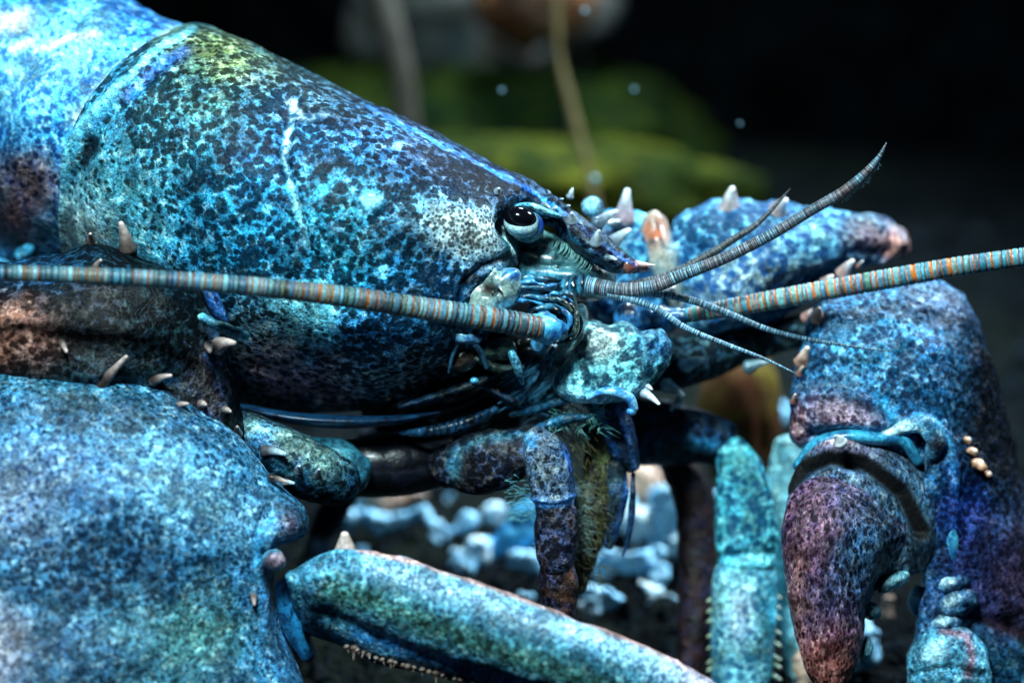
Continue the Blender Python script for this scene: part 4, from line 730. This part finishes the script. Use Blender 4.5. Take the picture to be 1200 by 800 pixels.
for (x, y, rx, ry, rd, dd) in [(1118, 684, 18, 12, 20, -66), (1122, 706, 24, 17, 24, -66), (1114, 729, 24, 12, 20, -62), (1080, 706, 14, 18, 12, -20)]: ball(hc, x, y, dd, rx, ry, rd, look('3c6c94', '101c38', [.4, .4, .4, .35]), -12, [(x - 8, y - 4, 11, 7, -20, look('b8d4e0', '6c94b4', [.1, .2, 0, .25]), .85)], bump=[(16, 3.5, int(y)), (6, .8, 3)])
P, C = tube([(1020, 515, -88, 4, 6), (1042, 509, -94, 6, 8), (1064, 498, -98, 9, 10), (1084, 497, -96, 12, 12), (1096, 512, -92, 13, 12), (1094, 532, -84, 9, 10)], 60, 30); P = sculpt(P, C, [], bump=[(18, 1.5, 2)]); hc.grid(P, paint(P, look('5ca0c8', '24487c', [.2, .3, .2, .28]), [(1050, 503, 22, 8, -20, look('d0ecf4', '80c0e0', [0, 0, 0, .2]), .9), (1072, 512, 9, 14, 15, look('b4d8e8', '5890b0', [.1, .1, 0, .2]), .8), (1098, 520, 12, 16, 0, look('3c1c24', '180c10', [.2, .2, 0, .4]), .9)], jit=3))
HC = piece('claw_palm', hc, M_CLAW, FARM, 'hanging blue far claw palm with a knobbly upper shell')
hd = Part()
P, C = inflate([(922, 600), (924, 565), (938, 538), (960, 517), (985, 508), (1020, 514), (1055, 530), (1084, 558), (1098, 600), (1098, 642), (1082, 668), (1055, 676), (1020, 690), (970, 690), (930, 650)], -82, 44, 46, 90, 200, centre=(1010, 600), tilt=(.1, -.05))
P = sculpt(P, C, [(985, 520, 24, 12, 0, 7), ('L', [(924, 570), (940, 549), (972, 535), (1014, 542), (1058, 576), (1080, 622)], 8, -20)], bump=[(34, 2.4, 4), (9, .9, 8)])
hd.grid(P, paint(P, look('5c7490', '100c18', [.4, .6, .4, .42]), [(985, 524, 40, 16, 10, look('94809c', '241828', [.4, .5, .3, .4]), .8), (1065, 590, 40, 30, 50, look('4c7088', '0c1018', [.35, .5, .4, .4]), .7), (1080, 640, 26, 34, 0, look('182830', '06080c', [.3, .4, .1, .4]), .9), (985, 512, 18, 8, 0, look('d8b8b4', 'a07078', [0, .1, 0, .3]), .8),
   ('L', [(924, 570), (940, 549), (972, 535), (1014, 542), (1058, 576), (1080, 622)], 9, look('030204', '010102', [0, 0, 0, .8]), 2.2)], jit=3, js=18))
P, C = inflate([(917, 640), (919, 600), (930, 574), (955, 559), (985, 557), (1015, 568), (1042, 590), (1062, 618), (1062, 645), (1044, 668), (1026, 694), (1016, 724), (1010, 760), (1000, 790), (986, 808), (966, 810), (948, 792), (935, 756), (924, 710)], -112, 50, 44, 120, 240, centre=(982, 660), tilt=(.12, -.03))
P = sculpt(P, C, [('L', [(924, 600), (955, 572), (990, 574), (1026, 596), (1050, 626)], 2.6, -4), ('L', [(1050, 640), (1030, 680), (1016, 720)], 12, -6)], bump=[(30, 2.2, 4), (9, .9, 8)])
hd.grid(P, paint(P, look('5c4c70', '0c0612', [.48, .6, .4, .42]), [(945, 620, 36, 80, 0, look('74485c', '1c0c18', [.46, .55, .2, .42]), .85), (1015, 640, 34, 60, 20, look('3c6484', '060c18', [.52, .5, .5, .42]), .8), (1040, 640, 22, 40, 0, look('283c4c', '080a10', [.4, .5, .2, .42]), .8),
  (970, 785, 50, 52, 0, look('b86c60', '401818', [.24, .7, 0, .42]), .95), (935, 700, 14, 70, 0, look('a8746c', '2c1414', [.4, .5, .1, .42]), .7), ('L', [(924, 600), (955, 572), (990, 574), (1026, 596), (1050, 626)], 2, look('0c080c', '08080c', [0, 0, 0, .5]), .85)], jit=8, js=18))
for (x, y, rx, ry, a) in [(1046, 682, 22, 10, -28), (1022, 716, 10, 12, -50), (1014, 762, 8, 16, 10)]: ball(hd, x, y, -92, rx, ry, 16, look('84b4c4', '3c6c80', [0, .3, .1, .25]), a, bump=[(12, 1.6, 2)])
spine(hd, 985, 518, -128, 979, 511, -134, 9, look('c0a4a8', '6a4048', [0, 0, 0, .3]), WHITE, blunt=.6)
piece('movable_finger', hd, M_DACT, FARM, 'purple brown far claw finger pointing down with a pink tip')
mb = Part(); P, C = tube([(1102, 590, -60, 8, 12), (1114, 625, -66, 11, 16), (1112, 660, -66, 9, 14), (1095, 682, -60, 4, 8)], 50, 28); mb.grid(P, paint(P, look('5cb4d8', '1c5c90', [0, .1, .3, .22]), jit=3)); P, C = tube([(935, 545, -70, 6, 10), (955, 522, -82, 8, 12), (990, 512, -90, 9, 14), (1030, 514, -92, 8, 14), (1060, 518, -90, 8, 12), (1075, 540, -84, 6, 10)], 60, 24); mb.grid(P, paint(P, look('4cb4d8', '1a5c88', [0, .1, .3, .22]), jit=3)); piece('joint_membrane', mb, M_FLESH, FARM)

# ---- walking legs
LEGC = look('5cc4d4', '0c4468', [.5, .1, .4, .38])
W1 = seg_leg('walking_leg', [
 ([(740, 505, 60, 40, 40), (780, 508, 64, 38, 38), (820, 512, 66, 32, 34), (850, 520, 66, 26, 28)], look('10283c', '04080e', [.4, .2, .4, .4]), [(825, 520, 16, 9, 0, look('2c9cd4', '0c4878', [0, 0, .2, .3]), .9), (800, 530, 60, 12, 0, look('14303c', '06080c', [.3, .2, 0, .4]), .8)], []),
 ([(856, 522, 50, 18, 20), (866, 550, 52, 28, 28), (872, 590, 54, 34, 32), (874, 630, 54, 37, 34), (874, 660, 54, 34, 32)], LEGC, [(868, 535, 22, 14, 0, look('6cd4d8', '2898a8', [.2, 0, 0, .35]), .7), (880, 655, 26, 10, 0, look('8cd8e8', '2c90b4', [.1, 0, 0, .3]), .8)], [('L', [(840, 652), (905, 648)], 5, -4)]),
 ([(873, 654, 56, 30, 28), (872, 672, 56, 36, 32), (872, 700, 58, 38, 35), (870, 750, 60, 38, 35), (868, 800, 62, 34, 32), (866, 860, 64, 26, 26), (864, 940, 66, 12, 14)], look('8cccd8', '1c6488', [.42, .15, .4, .4]), [(868, 720, 18, 40, 0, look('a8b0c8', '506c98', [.3, .2, 0, .4]), .7), ('L', [(904, 680), (906, 800)], 10, look('3cb8dc', '1478a8', [.2, 0, 0, .35]), .8)], [])], M_FAR, label='mottled cyan walking leg beside the hanging claw')
th = Part()
for k in range(8):
    y = 700 + k * 14 + random.uniform(-4, 4); spine(th, 836, y, 60, 829, y + 4, 56, 3.6, look('3c6c60', '102018', [0, 0, 0, .4]), look('b8c4a0', '708060', [0, 0, 0, .4]), n=7); spine(th, 906, y - 4, 60, 915, y, 56, 3.4, look('3c6c60', '102018', [0, 0, 0, .4]), look('a8b4a0', '708060', [0, 0, 0, .4]), n=7)
piece('leg_spine_row', th, M_FLESH, W1)
W2 = seg_leg('walking_leg', [([(792, 540, 110, 20, 20), (812, 580, 108, 24, 22), (818, 650, 104, 24, 22), (815, 730, 96, 20, 20), (806, 800, 92, 14, 14)], look('20100e', '080506', [.2, .2, .1, .5]), [], [])], M_SHELL, label='dark walking leg')
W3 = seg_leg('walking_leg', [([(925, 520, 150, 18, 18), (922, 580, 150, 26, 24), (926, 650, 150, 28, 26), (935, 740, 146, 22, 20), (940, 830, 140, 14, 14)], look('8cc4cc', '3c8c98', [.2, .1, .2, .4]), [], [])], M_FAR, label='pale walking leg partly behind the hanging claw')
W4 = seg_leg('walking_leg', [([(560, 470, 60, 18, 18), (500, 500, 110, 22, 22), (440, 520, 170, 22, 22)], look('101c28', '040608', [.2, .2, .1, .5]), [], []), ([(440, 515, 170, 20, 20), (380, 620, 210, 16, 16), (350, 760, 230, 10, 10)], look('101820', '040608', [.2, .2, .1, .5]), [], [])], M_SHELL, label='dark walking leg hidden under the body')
W5 = seg_leg('walking_leg', [([(-30, 300, 40, 16, 16), (10, 320, 20, 14, 14), (45, 318, 10, 11, 11)], look('3c7c9c', '0c2030', [.2, .1, .2, .4]), [], []), ([(22, 300, 20, 8, 8), (34, 288, 14, 10, 10), (42, 278, 10, 10, 9)], look('58b8e4', '2c80b0', [.1, 0, .2, .35]), [(60, 300, 20, 24, 0, look('3c8090', '1c4450', [0, 0, 0, .4]), .6)], [])], M_SHELL, label='blue leg joint left of the carapace')
sp_ = Part()
for (x, y, tx, ty, r, d) in [(782, 452, 800, 463, 10, -8), (804, 428, 828, 421, 10, 5), (878, 430, 900, 424, 9, 30), (795, 470, 786, 480, 6, 10)]: spine(sp_, x, y, d, tx, ty, d - 10, r, look('6c98a8', '305060', [0, 0, 0, .4]), look('b8d4dc', '80a0b0', [0, 0, 0, .35]), blunt=.6)
P, C = tube([(745, 425, 30, 34, 30), (790, 425, 40, 30, 30), (830, 415, 60, 28, 28), (900, 395, 90, 22, 24), (950, 385, 80, 16, 18)], 70, 40); P = sculpt(P, C, [], bump=[(22, 3, 2)]); sp_.grid(P, paint(P, look('3c5c68', '04060a', [.66, .3, .3, .45]), jit=5)); piece('segment', sp_, M_FAR, FARM, 'dark inner joint of the far arm')

# ------------------------------------------------------------------ rocks, stalks, rubble
rock(590, 235, 1350, 240, 75, 300, M_MOSS, 'low yellow-green algae-covered rock just behind the lobster head', 3, 'mossy_rock', .16)
rock(540, 190, 1750, 330, 120, 260, M_GREEN, 'taller dim green rock behind the low mossy one', 11, 'mossy_rock', .2)
rock(790, 235, 1250, 110, 50, 120, M_MOSS, 'small yellow-green mossy rock right of the snout in the background', 8, 'mossy_rock', .25)
rock(560, 10, 1750, 150, 95, 150, M_GREYR, 'blurred grey-brown boulder at the top of the background', 5, 'boulder')
rock(628, -5, 1500, 60, 60, 80, M_BROWN, 'blurred rusty brown stone at the top beside the stalk', 14, 'boulder')
rock(865, 490, 420, 48, 100, 60, stone_mat('ochre_stone', (.05, .018, .009), (.07, .04, .018), (.12, .11, .012), .006), 'ochre and brown upright stone between leg and hanging claw', 9, 'upright_stone', .15)
rock(1080, 90, 1900, 260, 330, 200, M_DARKR, 'tall dark rock filling the upper right background', 21, 'rock_face')
rock(300, -60, 2200, 420, 220, 200, M_DARKR, 'dark rock far behind the lobster back', 25, 'rock_face')
rock(850, 140, 2300, 320, 260, 200, M_DARKR, 'dark rock behind the mossy stones', 29, 'rock_face')
rock(20, 245, 420, 90, 110, 80, stone_mat('rusty_stone', (.03, .010, .006), (.05, .022, .012), (.01, .01, .01), .01), 'dark rusty stone left of the lobster shell', 31, 'rusty_stone')
def stalk(pts, label, lk, rr):
    p = Part(); P, C = tube([(x, y, d, r, r) for x, y, d, r in pts], 70, 16); P = sculpt(P, C, [], bump=[(30, 2, 3)], front=False); p.grid(P, paint(P, lk, jit=6)); o = p.build('weed_stalk', M_HAIR); tag(o, label, 'weed', 'weed stalks in the background')
stalk([(640, -120, 900, 5), (652, 0, 900, 5), (655, 60, 905, 4.5), (668, 120, 910, 5), (684, 180, 915, 5), (696, 235, 920, 6), (700, 300, 930, 8)], 'thin tan weed stalk rising above the lobster snout', look('54461e', '2c2c1c', [0, 0, 0, .5]), 9)
stalk([(430, -120, 1100, 16), (448, 0, 1100, 17), (466, 60, 1105, 15), (476, 130, 1120, 14), (480, 220, 1140, 12)], 'wider brown weed stalk behind the lobster back', look('2c261c', '1c2018', [0, 0, 0, .5]), 18)

def rubble_mat(name, c1, c2):
    T = NT(name); v = coords(T); a = T.noise(v, .03, 4, .6).outputs[0]; b = T.noise(v, .15, 3, .6).outputs[0]
    k = T.mix(T.ramp(a, .42, .6), (*hx(c1), 1), (*hx(c2), 1)); k = T.mix(T.math('MULTIPLY', T.ramp(b, .48, .66), .75), k, (.01, .05, .08, 1))
    T.l(k, T.b.inputs['Base Color']); T.b.inputs['Roughness'].default_value = .5
    bn = T.n('ShaderNodeBump'); bn.inputs['Strength'].default_value = .5; bn.inputs['Distance'].default_value = 5 * S; T.l(a, bn.inputs['Height']); T.l(bn.outputs[0], T.b.inputs['Normal']); return T.m
MR = [rubble_mat('pale_blue_coral', 'a8dcf4', '68b4e0'), rubble_mat('white_coral', 'dceef4', '98cce8'), rubble_mat('cyan_coral', '4cc0f4', '2898dc'), rubble_mat('tan_stone', 'b8947c', '846050')]
def bit(pts, mi, label, lift=14, name='coral_fragment', cat='coral fragment'):
    p = Part(); sd = random.randint(1, 999); ym = max(q[1] + q[2] for q in pts)
    d = ground_pt(pts[0][0], ym - 2)
    P, C = tube([(x, y, d, r * random.uniform(.75, 1.1), r * random.uniform(.7, 1.2)) for x, y, r in pts], 46, 34, caps=.7, sq=random.uniform(.45, .75)); P = sculpt(P, C, [], bump=[(30, 6, sd), (13, 4.6, sd + 1), (6, 1.5, sd + 2)], front=False)
    p.grid(P, paint(P, CYAN, jit=0)); o = p.build(name, MR[mi]); tag(o, label, cat, 'coral fragments and pebbles on the gravel'); return o
R_ = [
 ([(418, 590, 11), (430, 583, 14), (440, 590, 10)], 1, 'white chunk nearest the near arm joint'),
 ([(430, 606, 8), (442, 618, 9), (458, 613, 8), (478, 606, 9), (497, 602, 11)], 0, 'bent pale blue coral twig in front of the tan stones'),
 ([(440, 565, 9), (444, 580, 12), (456, 592, 12)], 3, 'upright tan stone leaning by the bent coral twig'),
 ([(458, 580, 13), (478, 580, 11), (500, 577, 6)], 3, 'pointed flat brown stone behind the bent coral twig'),
 ([(508, 615, 7), (518, 618, 8), (522, 628, 7)], 0, 'small two-lobed pale coral bit'),
 ([(543, 610, 11), (548, 614, 14)], 0, 'round pale blue pebble left of the mouth leg'),
 ([(572, 603, 9), (588, 604, 9)], 1, 'small pinkish white pebble left of the mouth leg'),
 ([(535, 648, 8), (542, 658, 9), (552, 660, 7)], 1, 'whitish curved coral bit above the near finger'),
 ([(558, 636, 9), (562, 652, 11), (556, 660, 8)], 1, 'cream chip beside the bright cyan slab'),
 ([(575, 650, 9), (598, 632, 17), (622, 608, 18), (634, 590, 10)], 2, 'bright cyan slab slanting up behind the mouth leg'),
 ([(600, 658, 8), (618, 662, 9), (632, 668, 7)], 0, 'flat pale blue bit tucked left of the mouth leg foot'),
 ([(610, 700, 8), (622, 702, 8)], 0, 'small pale bit above the near finger edge'),
 ([(745, 560, 17), (760, 568, 18), (772, 562, 12)], 3, 'tan stone topping the pale coral pile'),
 ([(735, 612, 17), (750, 616, 20), (766, 620, 15)], 1, 'rounded white coral boss in the pile centre'),
 ([(775, 585, 16), (788, 608, 18), (792, 630, 12)], 0, 'tall pale blue coral lump at the right of the pile'),
 ([(792, 632, 11), (794, 645, 11)], 1, 'white nub at the lower right of the pile'),
 ([(694, 674, 8), (708, 662, 14), (718, 652, 14), (742, 660, 13), (765, 652, 11), (775, 648, 9)], 0, 'long pale blue coral branch lying across the gravel'),
 ([(778, 662, 7), (774, 674, 6), (770, 686, 6)], 0, 'thin pale coral stick below the pile'),
 ([(748, 682, 4), (762, 690, 5), (778, 696, 5), (796, 704, 4)], 1, 'thin forked white coral twig on dark gravel'),
 ([(776, 694, 4), (764, 700, 4), (758, 708, 4)], 1, 'short tip of the forked white twig'),
 ([(676, 697, 10), (695, 700, 13), (720, 708, 10)], 0, 'oval pale blue fragment by the mouth leg foot'),
 ([(674, 716, 5), (686, 711, 6), (698, 718, 5)], 1, 'small arched pinkish chip above the near finger'),
 ([(908, 480, 12), (914, 488, 13)], 0, 'round pale pebble left of the hanging claw'),
 ([(905, 530, 14), (912, 550, 16)], 1, 'pale block left of the hanging claw'),
 ([(1006, 730, 16), (1012, 770, 20)], 0, 'pale blue chunk under the hanging claw teeth'),
 ([(1040, 700, 10), (1036, 720, 10)], 3, 'brown bit under the hanging claw'),
 ([(720, 580, 12), (730, 596, 14)], 0, 'pale slab leaning on the left of the pile'),
 ([(940, 770, 12), (950, 800, 14)], 3, 'brown pebble beside the claw tip')]
for pts, mi, lab in R_: bit(pts, mi, lab)
for k in range(30):
    x = random.uniform(400, 930); y = random.uniform(575, 735); a = random.uniform(-.6, .6); rr = random.uniform(3.5, 8); L = random.uniform(2, 13)
    if y > 640 + (x - 400) * .3: continue
    bit([(x - L * math.cos(a), y - L * math.sin(a), rr), (x, y - 2, rr * 1.1), (x + L * math.cos(a), y + L * math.sin(a), rr * .8)], random.choice([0, 0, 0, 1, 1]), 'small broken pale coral chip scattered between the larger fragments', name='coral_chip', cat='coral chip')
# loose grit over the bed
def grit():
    V = []; F = []; n = 0; rg = np.random.default_rng(3)
    ico = np.array([(0, 0, 1), (1, 0, 0), (0, 1, 0), (-1, 0, 0), (0, -1, 0), (0, 0, -1)], float); fc = np.array([(0, 1, 2), (0, 2, 3), (0, 3, 4), (0, 4, 1), (5, 2, 1), (5, 3, 2), (5, 4, 3), (5, 1, 4)])
    for k in range(9000):
        x = rg.uniform(-.22, .22); y = rg.uniform(.55, .92); r = rg.uniform(.0006, .0018) * (1 + (rg.random() > .95) * 1.5)
        q = ico * (1 + rg.uniform(-.3, .3, (6, 1))) * r * [1, 1, .7] + [x, y, rg.uniform(-.001, .002)]; V.append(q); F.append(fc + n); n += 6
    me = bpy.data.meshes.new('gravel'); me.from_pydata(np.vstack(V).tolist(), [], np.vstack(F).tolist()); me.materials.append(stone_mat('grit', (.003, .005, .008), (.008, .014, .02), (.02, .018, .014), .02, .4))
    o = bpy.data.objects.new('gravel', me); COL.objects.link(o); tag(o, 'dark blue-grey gravel grains on the tank floor', 'gravel', kind='stuff')
grit()
# drifting specks
M_SPK = NT('drifting_speck'); M_SPK.b.inputs['Base Color'].default_value = (.10, .22, .28, 1); M_SPK.b.inputs['Roughness'].default_value = .4
for i, (x, y, d, r, lab) in enumerate([(685, 13, 420, 5, 'pale drifting speck at the very top right of the stalk'), (588, 106, 350, 4, 'pale drifting speck above the lobster shell'), (743, 105, 420, 4, 'pale drifting speck right of the stalk, level with its middle'), (867, 145, 300, 3, 'tiny speck in the dark above the far arm'), (697, 210, 500, 7, 'soft whitish speck beside the stalk foot')]):
    p = Part(); ball(p, x, y, d, r * .6, r * .6, r * .6, WHITE, nu=12, nv=16); o = p.build('drifting_speck', M_SPK.m); tag(o, lab, 'speck', 'specks drifting in the water')
